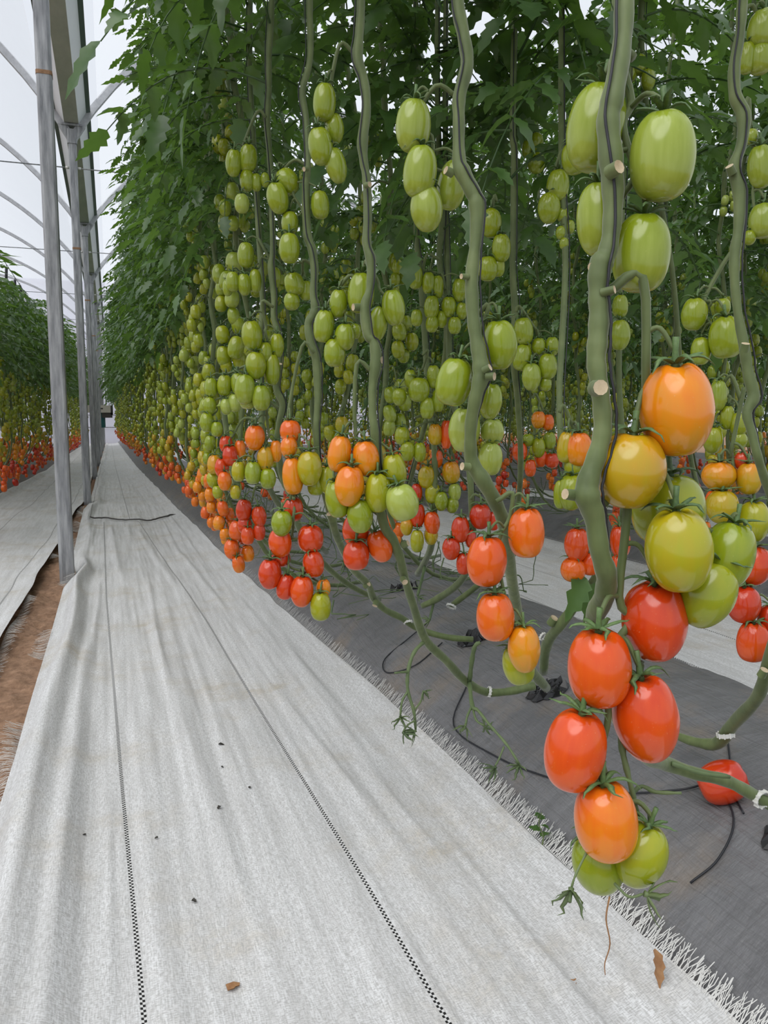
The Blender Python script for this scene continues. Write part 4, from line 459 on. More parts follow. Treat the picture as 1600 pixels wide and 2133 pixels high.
# left cloth
ys = np.arange(1.2, 34.5, .07); u = np.linspace(0, 1, 90); UU, YY = np.meshgrid(u, ys)
lr = np.interp(YY, [1, 3, 4.8, 6, 8.3, 9, 35], [-.45, -.43, -.41, -.36, -.34, -.30, -.3])+.02*(vnoise(YY*3, YY*0, 5)-.5); ll = ledge(YY)-.03
XX = ll+(lr-ll)*UU
Z = .012*(vnoise(XX*6, YY*.9, 31)-.5)+.008*(vnoise(XX*20, YY*1.5, 33)-.5)+.01+.05*np.exp(-((XX-ll)/.07)**2)+.012*np.exp(-((XX-lr)/.05)**2)
c2 = obj('ground_cloth', grid_mesh('ground_cloth', np.stack([XX, YY, Z], -1), M['cloth'], {'metres': np.stack([XX, YY], -1), 'lines': np.stack([XX-lr+.10, XX-lr+.50], -1)})); tag(c2, 'white woven cloth left of the steel posts', 'ground cloth', 'woven ground cloths')
strands(c2, 'frayed_fringe', [y for y in np.arange(2.6, 8.5, .007).tolist() if vnoise(np.float64(y*3), np.float64(7.), 3) > .4], lambda y: float(np.interp(y, [1, 3, 4.8, 6, 8.3], [-.45, -.43, -.41, -.36, -.34])), zl, 1, .045, .0016, 'frayed threads beside the soil strip')
# aisle cloths between the right hand beds
for k in range(5):
    x0 = 1.63+2.05*k; ys = np.arange(.4, 30, .06 if k == 0 else .2); u = np.linspace(0, 1, 70 if k == 0 else 30); UU, YY = np.meshgrid(u, ys)
    L = (edge(YY)+.96 if k == 0 else .69+.96+2.05*k+0*YY); R = .69+2.05*(k+1)+.04+0*YY; XX = L+(R-L)*UU
    Z = .012*(vnoise(XX*6, YY*.9, 51+k)-.5)+.006*(vnoise(XX*20, YY*1.5, 53)-.5)+.012+.055*np.exp(-((XX-R)/.05)**2)+.02*np.exp(-((XX-L)/.04)**2)
    c = obj('ground_cloth', grid_mesh('ground_cloth', np.stack([XX, YY, Z], -1), M['cloth'], {'metres': np.stack([XX, YY], -1), 'lines': np.stack([XX-1.87-2.05*k, XX-2.27-2.05*k], -1)}))
    tag(c, ('white woven cloth in the first aisle behind the near bed', 'white woven cloth in the second aisle behind the vines', 'white woven cloth in the third aisle far behind the vines', 'white woven cloth in the fourth aisle', 'white woven cloth in the farthest aisle')[k], 'ground cloth', 'woven ground cloths')
    strands(c, 'frayed_fringe', np.arange(2.5, 9, .012).tolist(), lambda y, k=k: .69+2.05*(k+1)+.03, lambda x, y: .07, 1, .05, .003, 'frayed white edge')
# torn planting holes in the near bed
def bed_at(X, Y): return float(bed_z(np.float64(X-edge(Y)), np.float64(Y), 0))
for hx, hy, r in ((.985, 1.63, .04), (1.0, .905, .042), (1.0, 2.09, .042), (1.03, 2.75, .045), (1.0, 3.3, .045)):
    mb = MB(); z0 = bed_at(hx, hy); V = []; n = 22
    for ring in range(6):
        for j in range(n):
            a = j*2*math.pi/n; rr = r*(1-.165*ring)*(.82+.36*random.random()); x, y = hx+rr*math.cos(a)*1.2, hy+rr*math.sin(a)
            V.append((x, y, bed_at(x, y)+.004+(.022*random.random() if ring in (1, 3) else 0)))
    V.append((hx, hy, z0+.006)); c = len(V)-1
    Fq = [(i*n+j, i*n+(j+1) % n, (i+1)*n+(j+1) % n, (i+1)*n+j) for i in range(5) for j in range(n)]+[(5*n+j, 5*n+(j+1) % n, c) for j in range(n)]
    mb.add(V, Fq); o = obj('torn_hole', mb.mesh('torn_hole', M['torn'], smooth=False), bed_objs[0], label='crumpled black torn film around a planting hole')
# ------------------------------------------------------------------ greenhouse frame
PX = -.262; PYS = [4.66+4.25*i for i in range(8)]
PYS[0] = 4.72; PYS[1] = 8.95
def arch_pts(cx, Y, n=40, a0=0., a1=1.):
    h, hw, z0 = 2.2, 4.0, 3.72; R = (hw*hw+h*h)/(2*h); cz = z0+h-R
    x = np.linspace(-hw, hw, n); return np.stack([cx+x, np.full(n, Y), cz+np.sqrt(R*R-x*x)], -1)
PN = ['nearest tall galvanised steel post standing in the soil strip', 'second galvanised steel post with a weld seam high up', 'third galvanised steel post along the path', 'fourth galvanised steel post along the path', 'fifth galvanised steel post along the path', 'sixth galvanised steel post far along the path', 'seventh galvanised steel post far along the path', 'last galvanised steel post by the far end']
for i, Y in enumerate(PYS):
    r = tag(obj('steel_post', None, None, (PX, Y, 0)), PN[i], 'post', 'row of steel posts')
    mb = MB(); rbox(mb, 0, 0, .078, .078, -.06, 3.80, .014); obj('shaft', mb.mesh('shaft', M['steel'], smooth=False), r)
    mb = MB(); rbox(mb, 0, 0, .092, .092, 3.66, 3.80, .012); box(mb, (-.10, -.05, 3.83), (.10, .05, 3.85))
    for s in (-1, 1): mb.add([(s*.042, -.04, 3.70), (s*.042, .04, 3.70), (s*.13, .04, 3.84), (s*.13, -.04, 3.84), (s*.042, -.04, 3.84), (s*.042, .04, 3.84)], [(0, 1, 2, 3), (0, 3, 4), (1, 5, 2), (4, 3, 2, 5)])
    obj('joint_bracket', mb.mesh('joint_bracket', M['rust'] if False else M['steel'], smooth=False), r)
    mb = MB(); rbox(mb, 0, 0, .0815, .0815, (2.66, 2.62, 2.7, 2.6)[i % 4], (2.66, 2.62, 2.7, 2.6)[i % 4]+.02, .014); obj('weld_seam', mb.mesh('weld_seam', M['rust'], smooth=False), r, label='rusty weld ring')
# gutter
mb = MB(); g0, g1 = 3.0, 34.8; sec = [(-.27, 3.99), (-.13-.11, 3.965), (-.068, 3.755), (.068, 3.755), (.24, 3.965), (.27, 3.99)]
def strip(mb, a, b, mi): mb.add([(PX+a[0], g0, a[1]), (PX+b[0], g0, b[1]), (PX+b[0], g1, b[1]), (PX+a[0], g1, a[1])], [(0, 1, 2, 3)], mi)
gt = obj('roof_gutter', None, None, (PX, g0, 3.855)); tag(gt, 'long galvanised roof gutter running over the row of posts', 'gutter')
def gpart(name, quads, mat):
    mb = MB()
    for a, b, th in quads:
        a = np.array(a); b = np.array(b); d = b-a; nrm = np.array([-d[1], d[0]]); nrm = nrm/np.linalg.norm(nrm)*th
        P4 = [a, b, b+nrm, a+nrm]
        v = [(p[0], 0, p[1]-3.755) for p in P4]+[(p[0], g1-g0, p[1]-3.755) for p in P4]
        mb.add(v, [(0, 1, 2, 3), (7, 6, 5, 4), (0, 4, 5, 1), (1, 5, 6, 2), (2, 6, 7, 3), (3, 7, 4, 0)])
    return obj(name, mb.mesh(name, mat, smooth=False), gt)
gpart('gutter_floor', [((-.068, 3.757), (.068, 3.757), .004)], M['gutter_bottom'])
gpart('gutter_side', [((-.145, 3.875), (-.068, 3.757), .004)], M['gutter_side']); gpart('gutter_side', [((.068, 3.757), (.145, 3.875), .004)], M['gutter_side'])
gpart('gutter_lip', [((-.185, 3.885), (-.143, 3.873), .025)], M['lip']); gpart('gutter_lip', [((.143, 3.873), (.185, 3.885), .025)], M['lip'])
# arches, tie wires, roof film
for i, Y in enumerate(PYS):
    for cx, side in ((PX-4.0, 'left'), (PX+4.0, 'right')):
        P = arch_pts(cx, Y); mb = MB(); T = P
        w, d = .034, .03; n = len(P); V = []
        for k in range(n):
            tg = P[min(k+1, n-1)]-P[max(k-1, 0)]; tg /= np.linalg.norm(tg); nn = np.array([-tg[2], 0, tg[0]])
            for a, b in ((-1, -1), (1, -1), (1, 1), (-1, 1)): V.append(P[k]+nn*a*w+np.array([0, d, 0])*b)
        mb.add(V, [(k*4+j, k*4+(j+1) % 4, k*4+4+(j+1) % 4, k*4+4+j) for k in range(n-1) for j in range(4)]+[(3, 2, 1, 0), tuple((n-1)*4+j for j in range(4))])
        o = obj('roof_arch', mb.mesh('roof_arch', M['arch'], smooth=False)); tag(o, f'steel roof arch rising {side} from the {NUM[i] if i else "nearest"} post', 'roof arch', 'roof arches')
        mb = MB(); x0, x1 = (cx-4+.05, cx+4-.05); tube(mb, [(x0, Y, 3.43), (x1, Y, 3.43)], .006, 6)
        o = obj('tie_wire', mb.mesh('tie_wire', M['steel'])); tag(o, f'thin horizontal tie rod left of the {NUM[i]} post' if side == 'left' else f'thin horizontal tie rod right of the {NUM[i]} post', 'tie rod', 'tie rods')
        mb = MB(); tube(mb, [(PX+(.04 if side == 'right' else -.04), Y, 3.43), (PX+(.075 if side == 'right' else -.075), Y, 3.43)], .014, 8); obj('end_nut', mb.mesh('end_nut', M['white_plastic']), o)
for k, cx in enumerate((PX-12, PX-4, PX+4, PX+12)):
    ysf = np.arange(-1.5, 36, .5); A = arch_pts(cx, 0, 64)[2:-2]; P = np.repeat(A[None], len(ysf), 0); P[:, :, 1] = ysf[:, None]; P[:, :, 2] += .04
    ph = ((ysf-PYS[0]) % 4.25)/4.25; P[:, :, 2] -= (.05*np.sin(ph*math.pi))[:, None]
    obj('ceiling', grid_mesh('ceiling', P, M['film']), kind='structure', label='white translucent film roof vault')
mb = MB(); box(mb, (-16.5, 35.2, -.1), (16.5, 35.23, 6.6)); obj('wall_back', mb.mesh('wall_back', M['wallfilm'], smooth=False), kind='structure', label='white sheet end wall')
for z in (.66, 1.17): mb = MB(); tube(mb, [(-12, 35.13, z), (12, 35.13, z)], .025, 6); obj('trim_1' if z < 1 else 'trim_2', mb.mesh('wall_rail', M['steel']), kind='structure')
# box unit at the far end of the row of posts
u = tag(obj('sprayer_unit', None, None, (-.28, 23.6, 1.13)), 'beige box unit with a teal canister hanging among the farthest posts', 'machine')
mb = MB(); box(mb, (-.33, -.2, 0), (.30, .2, .20)); obj('housing', mb.mesh('housing', M['beige'], smooth=False), u)
mb = MB(); box(mb, (.30, -.17, -.06), (.36, .17, .20)); box(mb, (.06, -.17, -.14), (.34, .17, -.002)); obj('motor', mb.mesh('motor', M['darkmetal'], smooth=False), u)
mb = MB(); tube(mb, [(.02, 0, -.42), (.02, 0, -.40), (.02, 0, -.03), (.02, 0, -.002)], [.10, .13, .13, .12], 16); obj('canister', mb.mesh('canister', M['teal']), u, label='teal canister')
mb = MB(); box(mb, (-.02, -.205, .09), (.1, -.2005, .13)); obj('lettering_plate', mb.mesh('lettering_plate', M['darkmetal'], smooth=False), u)
# support wire of the left row and its black twine bobbins
mb = MB(); tube(mb, [(-1.3, 5, 3.06), (-1.3, 35.2, 3.06)], .005, 5); tag(obj('support_wire', mb.mesh('support_wire', M['steel'])), 'thin steel wire above the left vine row', 'wire')
mb = MB(); tube(mb, [(0, 0, .0), (0, 0, -.03)], .004, 5); tube(mb, [(0, 0, -.03), (0, 0, -.05), (0, 0, -.26), (0, 0, -.28)], [.012, .02, .02, .012], 7)
hm = mb.mesh('twine_bobbin', M['twine']); hk = 0; Y = 9.6
while Y < 30:
    o = obj('twine_bobbin', hm, None, (-1.3+random.uniform(-.02, .02), Y, 3.058)); o.rotation_euler = (random.uniform(-.1, .1), random.uniform(-.1, .1), 0); hk += 1
    if hk <= 60: tag(o, f'black twine bobbin on the left wire, {NUM[hk-1]} from the photo edge', 'bobbin', 'twine bobbins on the left wire')
    else: tag(o, 'small black twine bobbin far along the left wire', 'bobbin', 'twine bobbins on the left wire')
    Y += random.uniform(.45, 1.2)
# ================================================================== tomatoes
def fruit_geo(nu, nv, kind):
    """unit plum tomato, 1 wide and 1 tall, dimple on top"""
    lob, nl, point, sq, ph = ((.026, 4, .02, .66, .3), (.032, 3, .20, .70, 1.1), (.06, 5, .03, .60, .7), (.02, 4, .08, .64, 2.), (.065, 3, .14, .68, .2))[kind]
    V = [(0, 0, .5-.065)]; ang = np.arange(nu)*2*math.pi/nu
    for j in range(1, nv):
        a = math.pi*j/nv; sa, ca = math.sin(a), math.cos(a)
        rho = .5*sa**sq; z = .5*math.copysign(abs(ca)**.92, ca)
        if ca < 0: rho *= 1-point*abs(ca)**1.3
        else: rho *= 1-.05*ca
        z -= .065*math.exp(-(rho/.13)**2) if ca > 0 else -.012*math.exp(-(rho/.10)**2)
        wt = .35+.65*max(ca, 0); m = 1+lob*wt*np.cos(nl*ang+ph)+.012*np.cos(2*ang+ph*3)
        V += [(rho*m[i]*math.cos(ang[i]), rho*m[i]*math.sin(ang[i]), z-.35*lob*wt*(ca > .3)*math.cos(nl*ang[i]+ph)) for i in range(nu)]
    V.append((0, 0, -.5+(.012))); L = len(V)-1
    Fc = [(0, 1+i, 1+(i+1) % nu) for i in range(nu)]
    for j in range(nv-2): Fc += [(1+j*nu+i, 1+(j+1)*nu+i, 1+(j+1)*nu+(i+1) % nu, 1+j*nu+(i+1) % nu) for i in range(nu)]
    b = 1+(nv-2)*nu; Fc += [(b+i, L, b+(i+1) % nu) for i in range(nu)]
    return np.array(V), Fc
NK = 5
LOD = {}
for nm, nu, nv in (('hi', 40, 26), ('mid', 22, 14), ('low', 12, 9), ('far', 8, 6), ('dot', 6, 4)):
    LOD[nm] = [fruit_geo(nu, nv, k) for k in range(NK)]
FM = {}
for nm in ('hi', 'mid', 'low'):
    FM[nm] = []
    for k in range(NK):
        mb = MB(); mb.add(*LOD[nm][k]); FM[nm].append(mb.mesh('tomato', M['fruit']))
def ribbon(mb, pts, wid, up, mi=0):
    P = np.asarray(pts, float); n = len(P); T = np.gradient(P, axis=0); V = []
    for i in range(n):
        t = T[i]/(np.linalg.norm(T[i])+1e-9); sd = np.cross(t, up); sd /= np.linalg.norm(sd)+1e-9; w = wid[i]; nn = np.cross(sd, t)
        V += [P[i]-sd*w, P[i]+nn*w*.45, P[i]+sd*w, P[i]-nn*w*.18]
    mb.add(V, [(i*4+j, i*4+(j+1) % 4, i*4+4+(j+1) % 4, i*4+4+j) for i in range(n-1) for j in range(4)], mi)
def calyx_geo(seed, low=False, free=False):
    r = random.Random(seed); mb = MB(); ns = 5 if low else 6; base = .0 if free else .445
    for k in range(ns):
        a = k*2*math.pi/ns+r.uniform(-.25, .25); L = r.uniform(.42, .68); curl = r.uniform(-.1, .55); n = 4 if low else 7; pts = []
        for i in range(n):
            t = i/(n-1); rad = .03+L*t*(1-.15*t); z = base+.05+.13*math.sin(t*2.0)-(.20 if not free else -.2)*t*t+curl*.42*t**3
            a2 = a+.25*t*t*r.uniform(-1, 1); pts.append((rad*math.cos(a2), rad*math.sin(a2), z))
        w = [.060*math.sin(math.pi*(.18+.8*(i/(n-1)))**.9)+.004 for i in range(n)]
        ribbon(mb, pts, w, np.array([0, 0, 1.]))
    if not low or True:
        tube(mb, [(0, 0, base-.02), (0, 0, base+.07), (.012, 0, base+.20), (.03, .01, base+.34)], [.075, .055, .042, .048], 6 if low else 8)
    return mb
CM = [calyx_geo(s).mesh('calyx', M['calyx']) for s in range(5)]; CML = [calyx_geo(s+9, True).mesh('calyx', M['calyx']) for s in range(4)]
FREEC = [calyx_geo(s+20, False, True) for s in range(4)]
# every fruit of the scene: (pos, width, height, quaternion, ripeness, truss text, rank text)
FR = []
FWV = Vector(FW)
def colour_word(r):
    for lim, w in ((.045, 'pale green'), (.2, 'green'), (.36, 'yellowish green'), (.5, 'olive yellow'), (.67, 'orange'), (.8, 'reddish orange'), (.9, 'bright red')):
        if r < lim: return w
    return 'deep red'
def rank_words(n):
    if n == 1: return ['only fruit of']
    w = ['top of']+[NUM[i]+' down' for i in range(1, n-1)]+['lowest of']
    return w[:n] if n > 1 else w
# ---------------------------------------------------------------- stems
vine_roots = {}
def polyroot(name, label, path, group, sides=10):
    P = np.array(path); root = P[np.argmin(P[:, 2])][:3]
    e = tag(obj('tomato_vine', None, None, root), label, 'tomato vine', group)
    mb = MB(); Q = smooth_path(P, 4); Q[:, 3] *= 1+.05*np.sin(np.arange(len(Q))*1.7)
    tube(mb, Q[:, :3], np.maximum(Q[:, 3], .0015), sides); obj('stem', mb.mesh('stem', M['stem'], off=root), e)
    return e, root, Q
hand_paths = {}
for key, lab, pts in VINES:
    P = [list(p) for p in pts]
    t0 = np.array(P[0][:3]); up = []
    zt = 3.1
    while t0[2] < zt:
        t0 = t0+np.array([random.uniform(-.02, .02), random.uniform(-.02, .02), .2]); up.append([*t0, P[0][3]*.85])
    P = up[::-1]+P
    # keep the lying part of the stem on the bed, not under it
    for q in P:
        zb = bed_at(q[0], q[1])+q[3]*.9 if edge(q[1]) < q[0] < edge(q[1])+.95 else 0
        q[2] = max(q[2], zb)
    e, root, Q = polyroot(key, lab, P, 'front row vines', 12 if key in ('S1', 'S2', 'R1') else 9)
    vine_roots[key] = (e, np.array(root)); hand_paths[key] = Q
    # black twine wound around the stem
    n = len(Q); ph = np.linspace(0, 3.2, n); rr = Q[:, 3]+.0022
    keep = (Q[:, 2] > .55)
    side = np.stack([np.cos(ph*2.2+1.9)*rr*1.02*RT[0]-FW[0]*rr*np.abs(np.sin(ph*1.3))*.9, np.cos(ph*2.2+1.9)*rr*1.02*RT[1]-FW[1]*rr*np.abs(np.sin(ph*1.3))*.9, 0*ph], -1)
    tw = (Q[:, :3]+side)[keep]
    mb = MB(); tube(mb, tw, .0012, 5)
    tag(obj('support_twine', mb.mesh('support_twine', M['twine'])), 'black twine on the '+lab.split(',')[0].split(' with ')[0].replace(' standing behind the gap of the second and third stems', ' behind the second and third stems').replace(' rising between the nearest and the right edge stems', ' between nearest and right edge stems'), 'twine', 'support twines')
STM = {}
for i, (key, p, r, d) in enumerate(STUBS):
    e, root = vine_roots[key]; p = np.array(p); d = np.array(d); L = max(r*1.5, .008); mb = MB(); p0 = p-d*L*.8; p1 = p+d*L*.5
    tube(mb, [p0, p, p1], [r*1.05, r, r*.95], 10, cap=False)
    t = d/np.linalg.norm(d); a = np.cross(t, [0, 0, 1.]) if abs(t[2]) < .9 else np.cross(t, [1., 0, 0]); a /= np.linalg.norm(a); b2 = np.cross(t, a); n = 10
    ring = [p1+r*.95*(math.cos(q)*a+math.sin(q)*b2) for q in np.arange(n)*2*math.pi/n]+[p1-t*r*.12+r*.4*(math.cos(q)*a+math.sin(q)*b2) for q in np.arange(n)*2*math.pi/n]
    mb.add(ring, [(j, (j+1) % n, n+(j+1) % n, n+j) for j in range(n)]+[tuple(range(n, 2*n))], 1)
    obj('cut_stub', mb.mesh('cut_stub', [M['stem'], M['cut']], off=root), e, label='cut side shoot with pale end')
def clusterstalk(mb, a, fr, r0=.0035, sides=7, wob=.006):
    """peduncle from a down along the fruit tops plus pedicels; fr = list of (top point, up vector, width)"""
    fr = sorted(fr, key=lambda q: -q[0][2]); tops = np.array([q[0] for q in fr]); n = len(fr)
    back = np.array([FW[0], FW[1], 0])*.25
    spine = [np.array(a)]; first = tops[0]
    mid = (spine[0]+first)/2; mid[2] = max(spine[0][2], first[2])+.012; spine.append(mid)
    for i in range(n):
        j0, j1 = max(0, i-1), min(n, i+2); c = tops[j0:j1].mean(0)+back*fr[i][2]+np.array([0, 0, .20*fr[i][2]]); spine.append(c+np.array([random.uniform(-wob, wob), random.uniform(-wob, wob), 0]))
    sp = smooth_path(np.array(spine), 4); R = np.linspace(r0, r0*.55, len(sp)); tube(mb, sp, R, sides)
    for tp, uv, w in fr:
        end = np.array(tp)+np.array(uv)*w*.26; q = sp[4+np.argmin(np.linalg.norm(sp[4:]-(end+np.array([0, 0, .012])), axis=1))] if len(sp) > 5 else sp[-1]
        m = (q+end)/2+np.array(uv)*w*.18; tube(mb, smooth_path(np.array([q, m, end]), 4), np.linspace(r0*.6, r0*.48, 9), max(5, sides-2))
def quat_for(tilt, seed):
    return Quaternion(FWV, math.radians(tilt)) @ Quaternion((0, 0, 1), seed*2.399)
for ti, (key, ph, a, fs) in enumerate(TRUSS):
    e, root = vine_roots[key]; tops = []; order = sorted(range(len(fs)), key=lambda i: -fs[i][2]); rk = rank_words(len(fs))
    for r_, i in enumerate(order):
        x, y, z, w, h, tl, rp = fs[i]
        q = quat_for(tl, ti*7+i); upv = np.array(q @ Vector((0, 0, 1))); FR.append(dict(p=np.array((x, y, z)), w=w, h=h, q=q, r=rp, text=f'{colour_word(rp)} tomato, {rk[r_]} the {ph}', hand=True, k=((3, 0, 3, 0), (4, 1, 0, 4, 0, 1), (4, 0, 1, 3, 0, 3, 1))[ti][i] if ti < 3 else (0, 1, 3, 0, 2, 1, 4)[(ti*3+i*5) % 7]))
        tops.append((np.array((x, y, z))+upv*h*.42, upv, w))
    if a:
        mb = MB(); clusterstalk(mb, a, tops, .0042 if key == 'S1' else .0036, 8); obj('truss_stalk', mb.mesh('truss_stalk', M['stem'], off=root), e)
for key, brs in BARE:
    e, root = vine_roots[key]; mb = MB()
    for b in brs:
        Q = smooth_path(np.array(b), 4); tube(mb, Q[:, :3], Q[:, 3]*(1+.15*np.sin(np.arange(len(Q))*2.1)), 7)
    obj('bare_truss', mb.mesh('bare_truss', M['bare'], off=root), e, label='picked truss stalk without fruit')
e3, root3 = vine_roots['S3']
for i, (p, s) in enumerate(CALYX):
    mb = MB(); V, Fq = FREEC[i % 4].v, FREEC[i % 4].f
    v = np.concatenate(V); rot = np.array(Matrix.Rotation(random.uniform(1.6, 2.8), 3, (random.uniform(-1, 1), random.uniform(-1, 1), .2)))
    mb.add((v@rot.T)*s*1.5+np.array(p), Fq); obj('empty_calyx', mb.mesh('empty_calyx', M['bare'], off=root3), e3, label='withered star shaped calyx')
# ---------------------------------------------------------------- repeated vines in rows
NV = 8; SMESH = []; SPATH = []
for k in range(NV):
    r = random.Random(k+50); pts = []
    pts += [(.52, .30, .245, .0075), (.40, .22, .25, .0078), (.24, .12, .30, .008), (.10, .05, .42, .0085), (.02, .01, .58, .0085)]
    x = y = 0; z = .7
    while z < 3.15:
        x += r.uniform(-.03, .03); y += r.uniform(-.03, .03); x *= .8; y *= .8
        pts.append((x, y, z, .0088 if int(z*10) % 3 else .0105)); z += .13
    Q = smooth_path(np.array(pts), 2); mb = MB(); tube(mb, Q[:, :3], Q[:, 3], 7); SMESH.append(mb.mesh('stem', M['stem'])); SPATH.append(Q)
# leaves
def leaflet(mb, base, d, up, L, Wd, droop, fold, r, n):
    d = d/np.linalg.norm(d); sd = np.cross(d, up); sd /= np.linalg.norm(sd)+1e-9; nn = np.cross(sd, d); rows = []
    ph = r.uniform(0, 6); tw = r.uniform(-.6, .6); bend = r.uniform(-.25, .25)
    for i in range(n+1):
        t = i/n; w = Wd*(math.sin(math.pi*min(1, t**.72*.98+.015)))**.85
        lob = 1+(.26 if i % 2 else -.24)*(t < .93)
        c = base+d*L*t*(1-.12*t*abs(droop))-np.array([0, 0, 1.])*droop*L*t*t*.55+sd*L*bend*t*t
        a = tw*t; s2 = sd*math.cos(a)+nn*math.sin(a); n2 = nn*math.cos(a)-sd*math.sin(a)
        fz = fold*(1-.4*t); und = .08*math.sin(t*9+ph)
        rows.append((c-s2*w*lob+n2*w*(fz+und)-d*w*.15, c, c+s2*w*lob*(1+.06*math.sin(ph+t*7))+n2*w*(fz-und)-d*w*.15))
    V = [p for rw in rows for p in rw]
    mb.add(V, [(3*i+j, 3*i+j+1, 3*i+4+j, 3*i+3+j) for i in range(n) for j in range(2)])
def leaf_geo(mb, seed, M3=None, t0=(0, 0, 0), n=8, scale=1.):
    r = random.Random(seed); tmp = MB(); L = r.uniform(.30, .42); dr = r.uniform(.35, 1.0); N = 10; sp = []
    for i in range(N+1):
        t = i/N; sp.append((.02*math.sin(t*4+seed), L*t*(1-.18*t*dr), .10*L*math.sin(t*2.2)-dr*L*.75*t*t))
    sp = np.array(sp); 
    tube(tmp, sp, np.linspace(.0032, .0012, N+1), 5 if n > 5 else 3, cap=False)
    for k, (t, ln, wd) in enumerate(((.20, .050, .0125), (.34, .075, .0185), (.44, .034, .010), (.54, .085, .021), (.66, .038, .011), (.76, .080, .020), (.90, .055, .015))):
        i = int(t*N); b = sp[i]; tg = sp[i+1]-sp[i-1]; tg /= np.linalg.norm(tg)
        for s in (-1, 1):
            d = tg*.5+np.array([s*.9, 0, r.uniform(-.1, .25)]); f = r.uniform(.8, 1.15)
            leaflet(tmp, b, d, np.array([0, 0, 1.]), ln*f, wd*f, r.uniform(.3, 1.5), r.uniform(.1, .8), r, n)
    tg = sp[-1]-sp[-2]; leaflet(tmp, sp[-1], tg, np.array([0, 0, 1.]) if abs(tg[2]) < .9*np.linalg.norm(tg) else np.array([0, 1., 0]), .095*r.uniform(.85, 1.1), .024, r.uniform(.2, .8), r.uniform(.05, .4), r, n+1 if n > 5 else n)
    v = np.concatenate(tmp.v)*scale
    if M3 is not None: v = v@np.array(M3).T
    mb.add(v+np.array(t0), tmp.f)
LM = []
for k in range(12):
    mb = MB(); leaf_geo(mb, k+100); LM.append(mb.mesh('leaf', M['leaf']))
def leaf_rot(az, pitch, roll): return Matrix.Rotation(az, 3, 'Z') @ Matrix.Rotation(pitch, 3, 'X') @ Matrix.Rotation(roll, 3, 'Y')
FOL = []
for k in range(6):
    r = random.Random(k+300); mb = MB(); z = 1.5
    while z < 3.15:
        leaf_geo(mb, r.randint(0, 9999), leaf_rot(r.uniform(0, 6.28), r.uniform(-.2, .7), r.uniform(-.4, .4)), (0, 0, z), 4, r.uniform(.85, 1.15)); z += r.uniform(.03, .055)
    FOL.append(mb.mesh('foliage', M['leaf']))
def add_leaves(root, rootp, path, z0, z1, step, face=None, scale=1.):
    z = z0; zz = path[:, 2]
    while z < z1:
        i = np.argmin(np.abs(zz-z)+(np.arange(len(zz)) > np.argmin(zz))*0); p = path[i, :3].copy(); p[2] = z
        az = random.uniform(0, 2*math.pi) if face is None or random.random() < .35 else face+random.gauss(0, .75)
        o = obj('leaf', random.choice(LM), root, Vector(p)-Vector(rootp)); o.rotation_euler = leaf_rot(az, random.uniform(-.25, .6), random.uniform(-.4, .4)).to_euler()
        s = scale*random.uniform(.85, 1.2); o.scale = (s, s, s); z += step*random.uniform(.7, 1.3)
hz0 = dict(S1=2.1, S2=2.0, S3=1.9, S4=1.78, S5=1.66, S6=1.56, R1=1.75, B1=1.36, B2=1.34, B3=1.5, B4=1.4, B5=1.36, B6=1.5, B7=1.36)
for key, z0 in hz0.items():
    e, root = vine_roots[key]; add_leaves(e, root, hand_paths[key], z0, 3.05, .062, face=(math.pi/2 if key[0] == 'S' else None))
def truss(X, Y, z, dirv, n, size, ripe, path=None):
    """positions of the fruit of one hanging truss"""
    out = []; d = np.array([math.cos(dirv), math.sin(dirv), 0]); l = np.array([-d[1], d[0], 0])
    reach = random.uniform(.02, .075)
    for k in range(n):
        w = size*random.uniform(.88, 1.1)*(1-.03*k); h = w*random.uniform(1.2, 1.42)
        p = np.array([X, Y, z-.035-.62*h*k*.78])+d*(reach+.012*k*(k < 3)+random.uniform(-.006, .006))+l*((-1)**k)*w*.53
        out.append((p, w, h, float(np.clip(ripe-.025*k*(ripe > .2)+random.gauss(0, .07 if ripe > .2 else .03), .0, 1.))))
    return out
def ripe_at(z): return float(np.interp(z, [.22, .38, .48, .58, .70, .85, 1.6], [.95, .9, .78, .52, .26, .12, .08]))+random.gauss(0, .09 if z < .8 else .035)
vine_count = 0
